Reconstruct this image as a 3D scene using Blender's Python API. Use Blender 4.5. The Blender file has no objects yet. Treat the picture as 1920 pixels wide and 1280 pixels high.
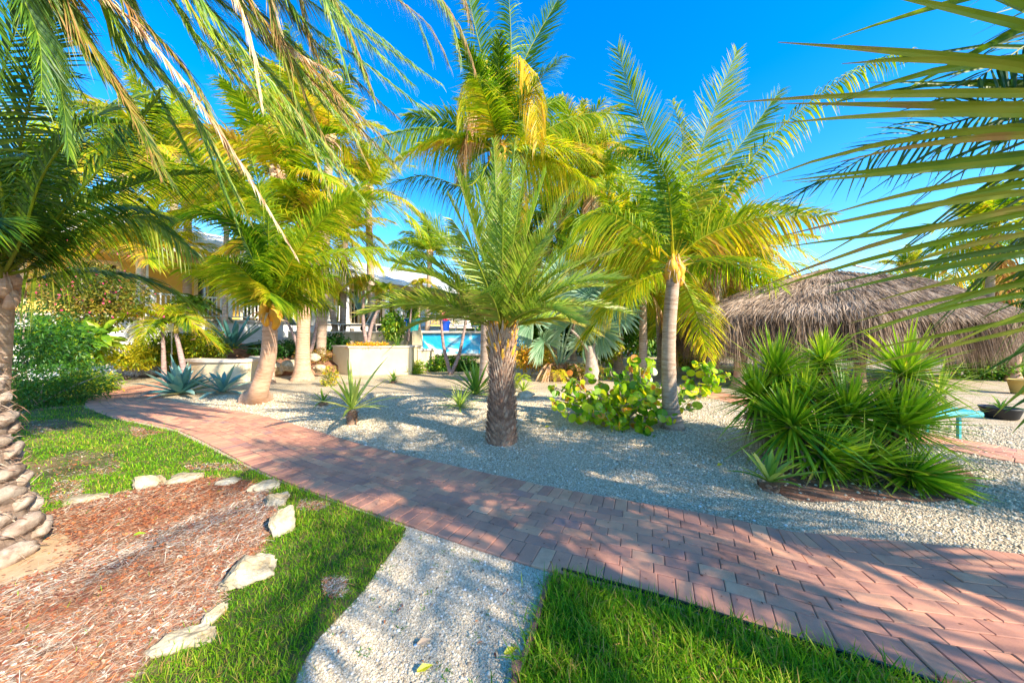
import bpy, math, random
import numpy as np
from mathutils import Vector, Matrix
R = math.radians
sc = bpy.context.scene
rng = np.random.default_rng(7)
random.seed(7)

# ---------------------------------------------------------------- camera, sky, sun, exposure
CAM_H, FPX, HOR = 1.45, 640.0, 630.0          # eye height, focal length in photo pixels, horizon row
cd = bpy.data.cameras.new('camera'); cam = bpy.data.objects.new('camera', cd)
sc.collection.objects.link(cam)
cam.location = (0, 0, CAM_H); cam.rotation_euler = (R(90), 0, 0)
cd.sensor_width = 36; cd.lens = 36 * FPX / 1920; cd.shift_y = -(640 - HOR) / 1920
cd.clip_start = 0.05; cd.clip_end = 2000
sc.camera = cam
SUN_AZ, SUN_EL = 127.0, 31.0                   # azimuth clockwise from +Y
w = bpy.data.worlds.new('World'); sc.world = w; w.use_nodes = True
nt = w.node_tree; bg = nt.nodes['Background']
sky = nt.nodes.new('ShaderNodeTexSky'); sky.sky_type = 'NISHITA'; sky.sun_disc = False
sky.sun_elevation = R(SUN_EL); sky.sun_rotation = R(SUN_AZ); sky.altitude = 0
sky.air_density = 1.0; sky.dust_density = 0.25; sky.ozone_density = 2.5
hs = nt.nodes.new('ShaderNodeHueSaturation'); hs.inputs['Saturation'].default_value = 1.46; hs.inputs['Hue'].default_value = 0.504
nt.links.new(sky.outputs[0], hs.inputs['Color']); nt.links.new(hs.outputs[0], bg.inputs['Color'])
bg.inputs['Strength'].default_value = 0.15
sd = bpy.data.lights.new('sun', 'SUN'); sd.energy = 3.8; sd.angle = R(0.55); sd.color = (1, 0.89, 0.70)
sun = bpy.data.objects.new('sun', sd); sc.collection.objects.link(sun)
sdir = Vector((math.sin(R(SUN_AZ)) * math.cos(R(SUN_EL)), math.cos(R(SUN_AZ)) * math.cos(R(SUN_EL)), math.sin(R(SUN_EL))))
sun.rotation_euler = sdir.to_track_quat('Z', 'Y').to_euler()
sc.view_settings.view_transform = 'Standard'; sc.view_settings.look = 'None'
sc.view_settings.exposure = 1.58; sc.view_settings.gamma = 1
sc.cycles.max_bounces = 7; sc.cycles.transparent_max_bounces = 4; sc.cycles.transmission_bounces = 4
sc.cycles.diffuse_bounces = 4

# ---------------------------------------------------------------- helpers
def T(px, py, Y):                              # a photo pixel at depth Y, in metres
    return np.array([(px - 960) / FPX * Y, Y, CAM_H - (py - HOR) / FPX * Y])
def G(px, py, z=0.0):                          # the ground point seen at a photo pixel
    Y = (CAM_H - z) * FPX / (py - HOR)
    return np.array([(px - 960) / FPX * Y, Y, z])
def A(*v): return np.array(v, dtype=float)
def norm(v):
    v = np.asarray(v, float); n = np.linalg.norm(v, axis=-1, keepdims=True); return v / np.maximum(n, 1e-9)
def lerp(a, b, t): return a + (b - a) * t

def prop(o, label=None, cat=None, group=None, kind=None):
    if label: o['label'] = label
    if cat: o['category'] = cat
    if group: o['group'] = group
    if kind: o['kind'] = kind
    return o
def empty(name, loc, label, cat, group=None, rz=0):
    o = bpy.data.objects.new(name, None); sc.collection.objects.link(o)
    o.location = [float(x) for x in loc]; o.rotation_euler = (0, 0, rz); o.empty_display_size = 0.1
    return prop(o, label, cat, group)

class MB:                                      # mesh collector: quads and tris with a per-vertex 'tone'
    def __init__(s): s.V, s.F, s.T, s.n = [], [], [], 0
    def add(s, V, F, tone=0.5):
        V = np.asarray(V, float).reshape(-1, 3)
        for f in (F if isinstance(F, (list, tuple)) and len(F) and isinstance(F[0], np.ndarray) and F[0].ndim == 2 else [np.asarray(F)]):
            s.F.append(f + s.n)
        s.V.append(V); t = np.asarray(tone, float)
        s.T.append(np.full(len(V), float(t)) if t.ndim == 0 else t.reshape(-1)); s.n += len(V)
        return s
    def build(s, name, mat, parent=None, loc=None, smooth=False):
        V = np.concatenate(s.V); T_ = np.concatenate(s.T)
        off = A(0, 0, 0)
        if parent is not None and loc is None: off = A(*parent.location) if abs(parent.rotation_euler[2]) < 1e-9 and 'local' not in parent.keys() else off
        V = V - off
        me = bpy.data.meshes.new(name)
        me.vertices.add(len(V)); me.vertices.foreach_set('co', V.astype(np.float32).ravel())
        lt = np.concatenate([np.full(len(f), f.shape[1]) for f in s.F]); idx = np.concatenate([f.ravel() for f in s.F])
        me.loops.add(len(idx)); me.loops.foreach_set('vertex_index', idx.astype(np.int32))
        me.polygons.add(len(lt)); st = np.zeros(len(lt), np.int32); st[1:] = np.cumsum(lt)[:-1]
        me.polygons.foreach_set('loop_start', st); 
        try: me.polygons.foreach_set('loop_total', lt.astype(np.int32))
        except Exception: pass
        me.polygons.foreach_set('use_smooth', np.full(len(lt), bool(smooth)))
        a = me.attributes.new('tone', 'FLOAT', 'POINT'); a.data.foreach_set('value', T_.astype(np.float32))
        me.update(calc_edges=True); me.validate()
        me.materials.append(mat)
        o = bpy.data.objects.new(name, me); sc.collection.objects.link(o)
        if parent is not None: o.parent = parent
        if loc is not None: o.location = loc
        return o

BOXF = np.array([[0, 3, 2, 1], [4, 5, 6, 7], [0, 1, 5, 4], [1, 2, 6, 5], [2, 3, 7, 6], [3, 0, 4, 7]])
def box(mb, x0, x1, y0, y1, z0, z1, tone=0.5):
    mb.add([[x0, y0, z0], [x1, y0, z0], [x1, y1, z0], [x0, y1, z0], [x0, y0, z1], [x1, y0, z1], [x1, y1, z1], [x0, y1, z1]], BOXF, tone)
def frame_for(t):
    t = norm(t); up = A(0, 0, 1) if abs(t[2]) < 0.95 else A(1, 0, 0)
    a = norm(np.cross(up, t)); b = np.cross(t, a); return a, b
def tube(mb, pts, rad, sides=8, tone=0.5, caps=True, rough=0.0):
    pts = np.asarray(pts, float); n = len(pts); rad = np.broadcast_to(np.asarray(rad, float), (n,))
    tan = np.gradient(pts, axis=0); a, b = frame_for(tan[0]); V = []
    for i in range(n):
        t = norm(tan[i]); a = norm(a - t * np.dot(a, t)); b = np.cross(t, a)
        th = np.arange(sides) * 2 * math.pi / sides
        rr = rad[i] * (1 + rough * rng.standard_normal(sides))
        V.append(pts[i] + np.outer(np.cos(th) * rr, a) + np.outer(np.sin(th) * rr, b))
    V = np.concatenate(V)
    i = np.arange(n - 1)[:, None] * sides; j = np.arange(sides)[None, :]; k = (j + 1) % sides
    F = [np.stack([i + j, i + k, i + sides + k, i + sides + j], -1).reshape(-1, 4)]
    tn = np.full(len(V), tone) if np.ndim(tone) == 0 else np.repeat(np.asarray(tone, float), sides)
    if caps:
        c = len(V); V = np.vstack([V, pts[:1], pts[-1:]]); jj = np.arange(sides); kk = (jj + 1) % sides
        F.append(np.stack([np.full(sides, c), kk, jj], -1)); e = (n - 1) * sides
        F.append(np.stack([np.full(sides, c + 1), e + jj, e + kk], -1)); tn = np.append(tn, [tn[0], tn[-1]])
    mb.add(V, F, tn)
def spline(P, n):
    P = np.asarray(P, float); m = len(P)
    if m == 2: return lerp(P[0], P[1], np.linspace(0, 1, n)[:, None])
    Q = np.vstack([2 * P[0] - P[1], P, 2 * P[-1] - P[-2]])
    d = np.concatenate([[0], np.cumsum(np.linalg.norm(np.diff(P, axis=0), axis=1))]); s = np.linspace(0, d[-1], n); out = []
    for x in s:
        i = min(max(np.searchsorted(d, x, side='right') - 1, 0), m - 2); t = (x - d[i]) / max(d[i + 1] - d[i], 1e-9)
        p0, p1, p2, p3 = Q[i], Q[i + 1], Q[i + 2], Q[i + 3]
        out.append(0.5 * (2 * p1 + (p2 - p0) * t + (2 * p0 - 5 * p1 + 4 * p2 - p3) * t * t + (3 * p1 - p0 - 3 * p2 + p3) * t ** 3))
    return np.array(out)
def strips(mb, root, d, L, W, wd, droop=0.0, segs=3, tone=0.5, tiptone=None, prof=None, fold=0.0, dvec=None):
    """N tapering leaf blades. root,d,wd (N,3); L,W,droop,tone (N)"""
    root = np.asarray(root, float).reshape(-1, 3); N = len(root)
    d = norm(np.broadcast_to(d, (N, 3))); wd = np.broadcast_to(wd, (N, 3))
    wd = norm(wd - d * (d * wd).sum(-1, keepdims=True))
    L = np.broadcast_to(np.asarray(L, float), (N,)); W = np.broadcast_to(np.asarray(W, float), (N,))
    droop = np.broadcast_to(np.asarray(droop, float), (N,)); tone = np.broadcast_to(np.asarray(tone, float), (N,))
    tiptone = tone if tiptone is None else np.broadcast_to(np.asarray(tiptone, float), (N,))
    dv = A(0, 0, -1) if dvec is None else dvec
    s = np.linspace(0, 1, segs + 1)
    if prof is None: prof = np.interp(s, [0, .15, .5, 1], [.55, 1, .85, .06])
    else: prof = np.interp(s, *prof)
    nrm = np.cross(d, wd)
    k = 3 if fold else 2
    V = np.zeros((N, segs + 1, k, 3)); TT = np.zeros((N, segs + 1, k))
    for i, x in enumerate(s):
        sh = 1 / np.sqrt(1 + (droop * x) ** 2 * 0.7)
        c = root + (d * x + dv * (droop * x * x)[:, None]) * (L * sh)[:, None]
        h = wd * (W * prof[i] * .5)[:, None]
        if k == 2: V[:, i, 0] = c - h; V[:, i, 1] = c + h
        else:
            V[:, i, 1] = c; q = nrm * (W * prof[i] * .5 * fold)[:, None]
            V[:, i, 0] = c - h + q; V[:, i, 2] = c + h + q
        TT[:, i, :] = (tone + (tiptone - tone) * x ** 2)[:, None]
    base = np.arange(N)[:, None, None] * (segs + 1) * k + np.arange(segs)[None, :, None] * k + np.arange(k - 1)[None, None, :]
    F = np.stack([base, base + 1, base + k + 1, base + k], -1).reshape(-1, 4)
    mb.add(V.reshape(-1, 3), F, TT.reshape(-1))
def inpoly(P, poly):
    x, y = P[:, 0], P[:, 1]; c = np.zeros(len(P), bool); n = len(poly); j = n - 1
    for i in range(n):
        xi, yi, xj, yj = poly[i][0], poly[i][1], poly[j][0], poly[j][1]
        c ^= ((yi > y) != (yj > y)) & (x < (xj - xi) * (y - yi) / (yj - yi + 1e-12) + xi); j = i
    return c
_b = bpy.data.meshes.new('tmp')
def ico(sub=2):
    import bmesh
    bm = bmesh.new(); bmesh.ops.create_icosphere(bm, subdivisions=sub, radius=1)
    V = np.array([v.co[:] for v in bm.verts]); F = np.array([[v.index for v in f.verts] for f in bm.faces]); bm.free(); return V, F
ICO1, ICO2, ICO3, ICO4 = ico(1), ico(2), ico(3), ico(4)
def vnoise(P, seed=0, freq=1.0):               # cheap smooth noise
    r = np.random.default_rng(seed); o = np.zeros(len(P))
    for k in range(7):
        f = freq * (1.45 ** k); v = r.standard_normal(3); v /= np.linalg.norm(v)
        u = r.standard_normal(3); u /= np.linalg.norm(u)
        o += np.sin(P @ v * f * 2.3 + r.uniform(0, 6) + 1.3 * np.sin(P @ u * f * 1.7 + r.uniform(0, 6))) / (1.3 ** k)
    return o / 3.0

# ---------------------------------------------------------------- materials
def newmat(name):
    m = bpy.data.materials.new(name); m.use_nodes = True; n = m.node_tree; b = n.nodes['Principled BSDF']
    return m, n, b
def nd(n, t, **kw):
    x = n.nodes.new(t)
    for k, v in kw.items():
        if hasattr(x, k) and not k[0].isupper(): setattr(x, k, v)
        else: x.inputs[k.replace('_', ' ')].default_value = v
    return x
def ramp(n, stops, fac):
    r = n.nodes.new('ShaderNodeValToRGB'); e = r.color_ramp.elements
    while len(e) < len(stops): e.new(0.5)
    for i, (p, c) in enumerate(stops): e[i].position = p; e[i].color = (*c, 1)
    n.links.new(fac, r.inputs[0]); return r.outputs[0]
def leafmat(name, stops, trans=0.35, rough=0.42, tr_gain=1.6, spec=0.4, nscale=6.0):
    m, n, b = newmat(name)
    at = n.nodes.new('ShaderNodeAttribute'); at.attribute_name = 'tone'
    tc = n.nodes.new('ShaderNodeTexCoord'); no = nd(n, 'ShaderNodeTexNoise', Scale=nscale); n.links.new(tc.outputs['Object'], no.inputs['Vector'])
    ma = nd(n, 'ShaderNodeMath', operation='MULTIPLY_ADD'); n.links.new(no.outputs[0], ma.inputs[0]); ma.inputs[1].default_value = 0.3; ma.inputs[2].default_value = -0.15
    ad = nd(n, 'ShaderNodeMath', operation='ADD'); n.links.new(ma.outputs[0], ad.inputs[0]); n.links.new(at.outputs['Fac'], ad.inputs[1])
    col = ramp(n, stops, ad.outputs[0])
    n.links.new(col, b.inputs['Base Color']); b.inputs['Roughness'].default_value = rough; b.inputs['Specular IOR Level'].default_value = spec
    tr = n.nodes.new('ShaderNodeBsdfTranslucent'); mu = nd(n, 'ShaderNodeMix', data_type='RGBA', blend_type='MULTIPLY'); mu.inputs[0].default_value = 1
    n.links.new(col, mu.inputs[6]); mu.inputs[7].default_value = (tr_gain * 1.05, tr_gain, tr_gain * .45, 1); n.links.new(mu.outputs[2], tr.inputs[0])
    mx = n.nodes.new('ShaderNodeMixShader'); mx.inputs[0].default_value = trans
    n.links.new(b.outputs[0], mx.inputs[1]); n.links.new(tr.outputs[0], mx.inputs[2]); n.links.new(mx.outputs[0], n.nodes['Material Output'].inputs[0])
    return m
def surf(name, stops, scale=5.0, rough=0.8, bump=0.3, bdist=0.01, detail=6, stretch=(1, 1, 1), tonemix=0.0, spec=0.3, bscale=None):
    m, n, b = newmat(name)
    tc = n.nodes.new('ShaderNodeTexCoord'); mp = n.nodes.new('ShaderNodeMapping'); mp.inputs['Scale'].default_value = stretch
    n.links.new(tc.outputs['Object'], mp.inputs[0])
    no = nd(n, 'ShaderNodeTexNoise', Scale=scale, Detail=detail, Roughness=0.65); n.links.new(mp.outputs[0], no.inputs['Vector'])
    at = n.nodes.new('ShaderNodeAttribute'); at.attribute_name = 'tone'
    mx = nd(n, 'ShaderNodeMix', data_type='FLOAT'); mx.inputs[0].default_value = tonemix
    st = nd(n, 'ShaderNodeMapRange'); st.inputs[1].default_value = .3; st.inputs[2].default_value = .7
    n.links.new(no.outputs[0], st.inputs[0])
    n.links.new(st.outputs[0], mx.inputs[2]); n.links.new(at.outputs['Fac'], mx.inputs[3])
    n.links.new(ramp(n, stops, mx.outputs[0]), b.inputs['Base Color'])
    b.inputs['Roughness'].default_value = rough; b.inputs['Specular IOR Level'].default_value = spec
    if bump:
        n2 = nd(n, 'ShaderNodeTexNoise', Scale=bscale or scale * 3, Detail=6, Roughness=0.7); n.links.new(mp.outputs[0], n2.inputs['Vector'])
        bp = nd(n, 'ShaderNodeBump', Strength=bump, Distance=bdist); n.links.new(n2.outputs[0], bp.inputs['Height']); n.links.new(bp.outputs[0], b.inputs['Normal'])
    return m
M = {}
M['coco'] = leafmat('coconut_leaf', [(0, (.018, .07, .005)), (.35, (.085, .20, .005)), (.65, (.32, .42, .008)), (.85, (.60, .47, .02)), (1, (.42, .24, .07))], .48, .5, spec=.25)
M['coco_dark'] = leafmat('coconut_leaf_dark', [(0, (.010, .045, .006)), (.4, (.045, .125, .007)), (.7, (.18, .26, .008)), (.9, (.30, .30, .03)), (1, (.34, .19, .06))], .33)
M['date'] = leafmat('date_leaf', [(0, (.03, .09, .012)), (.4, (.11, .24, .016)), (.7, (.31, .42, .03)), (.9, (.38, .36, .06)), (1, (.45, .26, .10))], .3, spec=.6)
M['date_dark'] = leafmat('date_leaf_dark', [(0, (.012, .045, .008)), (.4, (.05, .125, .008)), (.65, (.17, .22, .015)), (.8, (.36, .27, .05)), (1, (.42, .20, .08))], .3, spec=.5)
M['dead'] = leafmat('dry_frond', [(0, (.17, .07, .035)), (.4, (.42, .22, .11)), (.7, (.62, .42, .24)), (1, (.80, .66, .44))], .25, .7)
M['yel'] = leafmat('yellow_frond', [(0, (.10, .22, .010)), (.4, (.30, .42, .015)), (.7, (.58, .55, .02)), (1, (.72, .45, .03))], .42)
M['yucca'] = leafmat('yucca_leaf', [(0, (.02, .10, .008)), (.35, (.07, .24, .010)), (.7, (.26, .44, .015)), (.92, (.48, .56, .04)), (1, (.35, .25, .08))], .3, .36, spec=.5)
M['yucca_dry'] = leafmat('dry_yucca_leaf', [(0, (.10, .07, .045)), (.5, (.26, .19, .12)), (1, (.45, .36, .24))], .15, .8)
M['agave'] = leafmat('blue_agave_leaf', [(0, (.03, .14, .13)), (.5, (.12, .30, .27)), (.85, (.38, .52, .40)), (1, (.60, .55, .22))], .08, .5, 1.0)
M['furc'] = leafmat('striped_agave_leaf', [(0, (.06, .20, .03)), (.5, (.24, .38, .04)), (.85, (.62, .66, .16)), (1, (.75, .68, .2))], .25, .45)
M['fan'] = leafmat('silver_fan_leaf', [(0, (.035, .13, .05)), (.5, (.13, .29, .14)), (.85, (.38, .50, .34)), (1, (.60, .58, .36))], .2, .5, 1.1)
M['grape'] = leafmat('sea_grape_leaf', [(0, (.03, .14, .008)), (.35, (.13, .33, .010)), (.7, (.42, .56, .015)), (.9, (.68, .62, .03)), (1, (.60, .20, .03))], .42, .35)
M['shrub'] = leafmat('shrub_leaf', [(0, (.010, .05, .008)), (.45, (.04, .15, .012)), (.8, (.15, .30, .015)), (1, (.42, .45, .03))], .3)
M['shrub_y'] = leafmat('gold_shrub_leaf', [(0, (.04, .13, .010)), (.35, (.20, .30, .012)), (.6, (.58, .52, .02)), (1, (.85, .70, .05))], .3)
M['shrub_o'] = leafmat('orange_shrub_leaf', [(0, (.10, .16, .012)), (.4, (.50, .42, .02)), (.7, (.75, .38, .02)), (1, (.75, .16, .03))], .3)
M['boug'] = leafmat('vine_leaf', [(0, (.015, .05, .01)), (.4, (.08, .14, .015)), (.75, (.28, .22, .02)), (1, (.42, .16, .04))], .3)
M['flower'] = leafmat('pink_flower', [(0, (.6, .02, .12)), (1, (.85, .10, .25))], .3)
M['grass'] = leafmat('grass_blade', [(0, (.025, .10, .005)), (.4, (.085, .27, .006)), (.75, (.27, .45, .010)), (.92, (.48, .50, .05)), (1, (.48, .30, .10))], .35, .5, 1.4, spec=.2)
M['trunk'] = surf('palm_trunk_bark', [(0, (.20, .12, .08)), (.45, (.40, .28, .20)), (1, (.62, .50, .40))], 9, .85, .6, .01, stretch=(1, 1, 5), tonemix=.45)
M['trunk_o'] = surf('tan_palm_bark', [(0, (.26, .12, .06)), (.45, (.52, .30, .19)), (1, (.70, .50, .36))], 9, .85, .6, .01, stretch=(1, 1, 6), tonemix=.45)
M['boot'] = surf('leaf_base_husk', [(0, (.10, .045, .03)), (.4, (.30, .17, .11)), (.75, (.50, .36, .26)), (1, (.68, .55, .42))], 14, .85, .5, .008, tonemix=.55)
M['stoneboot'] = surf('weathered_leaf_base', [(0, (.06, .035, .022)), (.35, (.24, .165, .12)), (.6, (.40, .31, .24)), (1, (.56, .47, .38))], 9, .85, .8, .012, tonemix=.35, bscale=24)
M['sheath'] = surf('orange_leaf_sheath', [(0, (.40, .16, .03)), (.5, (.78, .38, .03)), (1, (.90, .62, .08))], 7, .5, .3, .01, stretch=(1, 1, .4), tonemix=.4)
M['husk'] = surf('pale_husk', [(0, (.36, .18, .10)), (.5, (.62, .40, .26)), (1, (.82, .68, .52))], 14, .75, .4, .008, tonemix=.5)
M['rachis'] = surf('leaf_stalk', [(0, (.16, .22, .03)), (.5, (.50, .44, .04)), (1, (.66, .50, .10))], 5, .45, .1, .002, tonemix=.7)
M['rachis_d'] = surf('dry_leaf_stalk', [(0, (.26, .12, .06)), (.5, (.46, .26, .14)), (1, (.6, .42, .26))], 5, .7, .1, .002, tonemix=.5)
M['bark'] = surf('grey_branch_bark', [(0, (.16, .11, .08)), (.5, (.38, .29, .22)), (1, (.58, .48, .40))], 12, .85, .5, .006, tonemix=.3)
M['purple'] = surf('purple_grey_stem', [(0, (.13, .08, .07)), (.5, (.32, .22, .20)), (1, (.48, .38, .34))], 8, .8, .4, .006, stretch=(1, 1, 4))
M['rock'] = surf('limestone_rock', [(0, (.10, .065, .035)), (.3, (.34, .26, .15)), (.6, (.52, .43, .29)), (1, (.66, .58, .45))], 6, .9, .9, .02, tonemix=.25, bscale=16)
M['rock_d'] = surf('dark_boulder', [(0, (.08, .06, .05)), (.5, (.30, .24, .19)), (1, (.55, .46, .37))], 5, .9, .9, .03, bscale=14)
M['thatch'] = surf('dry_thatch', [(0, (.03, .018, .010)), (.35, (.13, .08, .045)), (.65, (.31, .21, .135)), (1, (.60, .46, .33))], 3, .9, .3, .01, tonemix=.7)
M['cream'] = surf('cream_render', [(0, (.66, .53, .32)), (1, (.76, .65, .44))], 2, .85, .15, .004)
M['beige'] = surf('beige_render', [(0, (.36, .27, .16)), (.5, (.56, .45, .29)), (1, (.70, .60, .42))], 2.5, .85, .3, .01, stretch=(1, 1, .25))
M['yellow'] = surf('yellow_render', [(0, (.66, .42, .08)), (1, (.78, .54, .14))], 2, .8, .1, .004)
M['white'] = surf('white_paint', [(0, (.70, .69, .66)), (1, (.84, .83, .80))], 3, .5, .05, .002)
M['roof'] = surf('pale_metal_roof', [(0, (.60, .58, .55)), (1, (.82, .80, .76))], 2, .5, .1, .004)
M['coping'] = surf('pale_coping', [(0, (.55, .45, .38)), (1, (.78, .70, .60))], 4, .8, .2, .004)
m, n, b = newmat('dark_glass'); b.inputs['Base Color'].default_value = (.012, .014, .016, 1); b.inputs['Roughness'].default_value = .04; b.inputs['Specular IOR Level'].default_value = .8; M['glass'] = m
def plain(name, c, rough=.5, spec=.4):
    return surf(name, [(0, tuple(x * .85 for x in c)), (1, tuple(min(1, x * 1.08) for x in c))], 4, rough, .08, .002, spec=spec)
M['blue'] = plain('cobalt_glaze', (.01, .08, .55), .2, .6); M['teal'] = plain('teal_glaze', (.01, .22, .24), .2, .6)
M['turq'] = plain('turquoise_paint', (.05, .42, .50), .45); M['black'] = plain('black_plastic', (.012, .014, .018), .5)
M['green_edge'] = plain('dark_green_plastic', (.006, .028, .024), .45); M['sling'] = plain('grey_green_mesh', (.10, .17, .18), .7)
M['bluecloth'] = plain('blue_cushion', (.10, .30, .62), .8); M['terracotta'] = plain('yellow_clay', (.55, .38, .10), .7)
M['lantern'] = plain('bronze_lantern', (.16, .07, .03), .4); M['wood'] = surf('edging_timber', [(0, (.16, .08, .05)), (1, (.40, .22, .15))], 6, .85, .4, .006, stretch=(1, 1, 1))
M['towel'] = plain('salmon_towel', (.75, .38, .26), .9)
# pool wall: blue tile, with pale caustic light streaks painted into its colour
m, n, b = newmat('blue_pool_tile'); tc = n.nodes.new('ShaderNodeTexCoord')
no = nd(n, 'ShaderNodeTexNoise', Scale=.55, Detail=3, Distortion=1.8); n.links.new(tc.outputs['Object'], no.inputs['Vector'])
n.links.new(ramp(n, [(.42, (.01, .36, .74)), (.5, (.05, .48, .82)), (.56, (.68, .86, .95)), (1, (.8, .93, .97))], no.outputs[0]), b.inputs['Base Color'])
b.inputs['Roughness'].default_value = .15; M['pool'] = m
m, n, b = newmat('pool_water'); b.inputs['Base Color'].default_value = (.05, .45, .62, 1); b.inputs['Roughness'].default_value = .05; M['water'] = m
# gravel ground
def gravelmat(name, scale, cols, bd):
    m, n, b = newmat(name); tc = n.nodes.new('ShaderNodeTexCoord')
    vo = nd(n, 'ShaderNodeTexVoronoi', Scale=scale); n.links.new(tc.outputs['Object'], vo.inputs['Vector'])
    sp = n.nodes.new('ShaderNodeSeparateColor'); n.links.new(vo.outputs['Color'], sp.inputs[0])
    col = ramp(n, cols, sp.outputs[0])
    no = nd(n, 'ShaderNodeTexNoise', Scale=1.3, Detail=9, Roughness=.7); n.links.new(tc.outputs['Object'], no.inputs['Vector'])
    c2 = ramp(n, [(.3, (.74, .67, .58)), (.65, (1, 1, 1))], no.outputs[0])
    mu = nd(n, 'ShaderNodeMix', data_type='RGBA', blend_type='MULTIPLY'); mu.inputs[0].default_value = 1
    n.links.new(col, mu.inputs[6]); n.links.new(c2, mu.inputs[7])
    v3 = nd(n, 'ShaderNodeTexVoronoi', feature='DISTANCE_TO_EDGE', Scale=scale); n.links.new(tc.outputs['Object'], v3.inputs['Vector'])
    c3 = ramp(n, [(0, (.45, .42, .38)), (.12, (1, 1, 1))], v3.outputs['Distance'])
    m2 = nd(n, 'ShaderNodeMix', data_type='RGBA', blend_type='MULTIPLY'); m2.inputs[0].default_value = .8
    n.links.new(mu.outputs[2], m2.inputs[6]); n.links.new(c3, m2.inputs[7]); n.links.new(m2.outputs[2], b.inputs['Base Color'])
    bp = nd(n, 'ShaderNodeBump', Strength=.8, Distance=bd); n.links.new(vo.outputs['Distance'], bp.inputs['Height']); bp.invert = True
    n.links.new(bp.outputs[0], b.inputs['Normal']); b.inputs['Roughness'].default_value = .9; return m
GC = [(0, (.36, .28, .19)), (.2, (.54, .43, .28)), (.55, (.70, .57, .39)), (1, (.80, .69, .52))]
M['gravel'] = gravelmat('pale_gravel', 75, GC, .01)
m, n, b = newmat('pebble'); at = n.nodes.new('ShaderNodeAttribute'); at.attribute_name = 'tone'
n.links.new(ramp(n, [(0, (.17, .12, .08)), (.2, (.36, .28, .18)), (.5, (.56, .45, .30)), (.85, (.74, .62, .44)), (.97, (.80, .77, .72)), (1, (.45, .26, .14))], at.outputs['Fac']), b.inputs['Base Color']); b.inputs['Roughness'].default_value = .8; M['pebble'] = m
m, n, b = newmat('clay_brick'); at = n.nodes.new('ShaderNodeAttribute'); at.attribute_name = 'tone'; tc = n.nodes.new('ShaderNodeTexCoord')
no = nd(n, 'ShaderNodeTexNoise', Scale=9, Detail=4); n.links.new(tc.outputs['Object'], no.inputs['Vector'])
ma = nd(n, 'ShaderNodeMath', operation='MULTIPLY_ADD'); n.links.new(no.outputs[0], ma.inputs[0]); ma.inputs[1].default_value = .55; n.links.new(at.outputs['Fac'], ma.inputs[2])
sb = nd(n, 'ShaderNodeMath', operation='SUBTRACT'); n.links.new(ma.outputs[0], sb.inputs[0]); sb.inputs[1].default_value = .27
c = ramp(n, [(0, (.42, .23, .19)), (.12, (.53, .235, .16)), (.5, (.66, .29, .18)), (.75, (.72, .335, .195)), (1, (.76, .40, .24))], sb.outputs[0])
n2 = nd(n, 'ShaderNodeTexNoise', Scale=260, Detail=2); n.links.new(tc.outputs['Object'], n2.inputs['Vector'])
c2 = ramp(n, [(0, (.68, .66, .66)), (.5, (1, 1, 1)), (.72, (1.0, 1, 1)), (.80, (1.5, 1.5, 1.5))], n2.outputs[0])
mu = nd(n, 'ShaderNodeMix', data_type='RGBA', blend_type='MULTIPLY'); mu.inputs[0].default_value = .9
n4 = nd(n, 'ShaderNodeTexNoise', Scale=1.6, Detail=8, Roughness=.75); n.links.new(tc.outputs['Object'], n4.inputs['Vector'])
m4 = nd(n, 'ShaderNodeMix', data_type='RGBA', blend_type='MULTIPLY'); m4.inputs[0].default_value = 1; n.links.new(c, m4.inputs[6]); n.links.new(ramp(n, [(.32, (.66, .64, .62)), (.5, (1, 1, 1)), (.7, (1.12, 1.1, 1.05))], n4.outputs[0]), m4.inputs[7]); c = m4.outputs[2]
n.links.new(c, mu.inputs[6]); n.links.new(c2, mu.inputs[7])
n.links.new(mu.outputs[2], b.inputs['Base Color']); b.inputs['Roughness'].default_value = .75
bp = nd(n, 'ShaderNodeBump', Strength=.35, Distance=.002); n.links.new(n2.outputs[0], bp.inputs['Height']); n.links.new(bp.outputs[0], b.inputs['Normal']); M['brick'] = m
M['joint'] = surf('joint_sand', [(0, (.10, .075, .055)), (1, (.24, .18, .13))], 20, .95, .4, .003)
M['soil'] = surf('lawn_soil', [(0, (.03, .03, .012)), (.45, (.09, .10, .025)), (.75, (.22, .15, .07)), (1, (.36, .22, .12))], 2.2, .95, .6, .01, bscale=60)
M['mulchbase'] = surf('mulch_soil', [(0, (.10, .045, .028)), (.5, (.26, .12, .07)), (1, (.46, .26, .16))], 6, .95, .8, .01, bscale=70)
M['sand'] = surf('packed_sand', [(0, (.42, .26, .13)), (1, (.62, .43, .25))], 5, .95, .5, .01, bscale=40)
M['chip'] = surf('bark_chip', [(0, (.07, .02, .015)), (.28, (.30, .09, .05)), (.5, (.58, .18, .05)), (.66, (.36, .19, .11)), (.85, (.52, .37, .24)), (1, (.78, .70, .58))], 20, .8, .3, .003, tonemix=.92)

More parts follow.
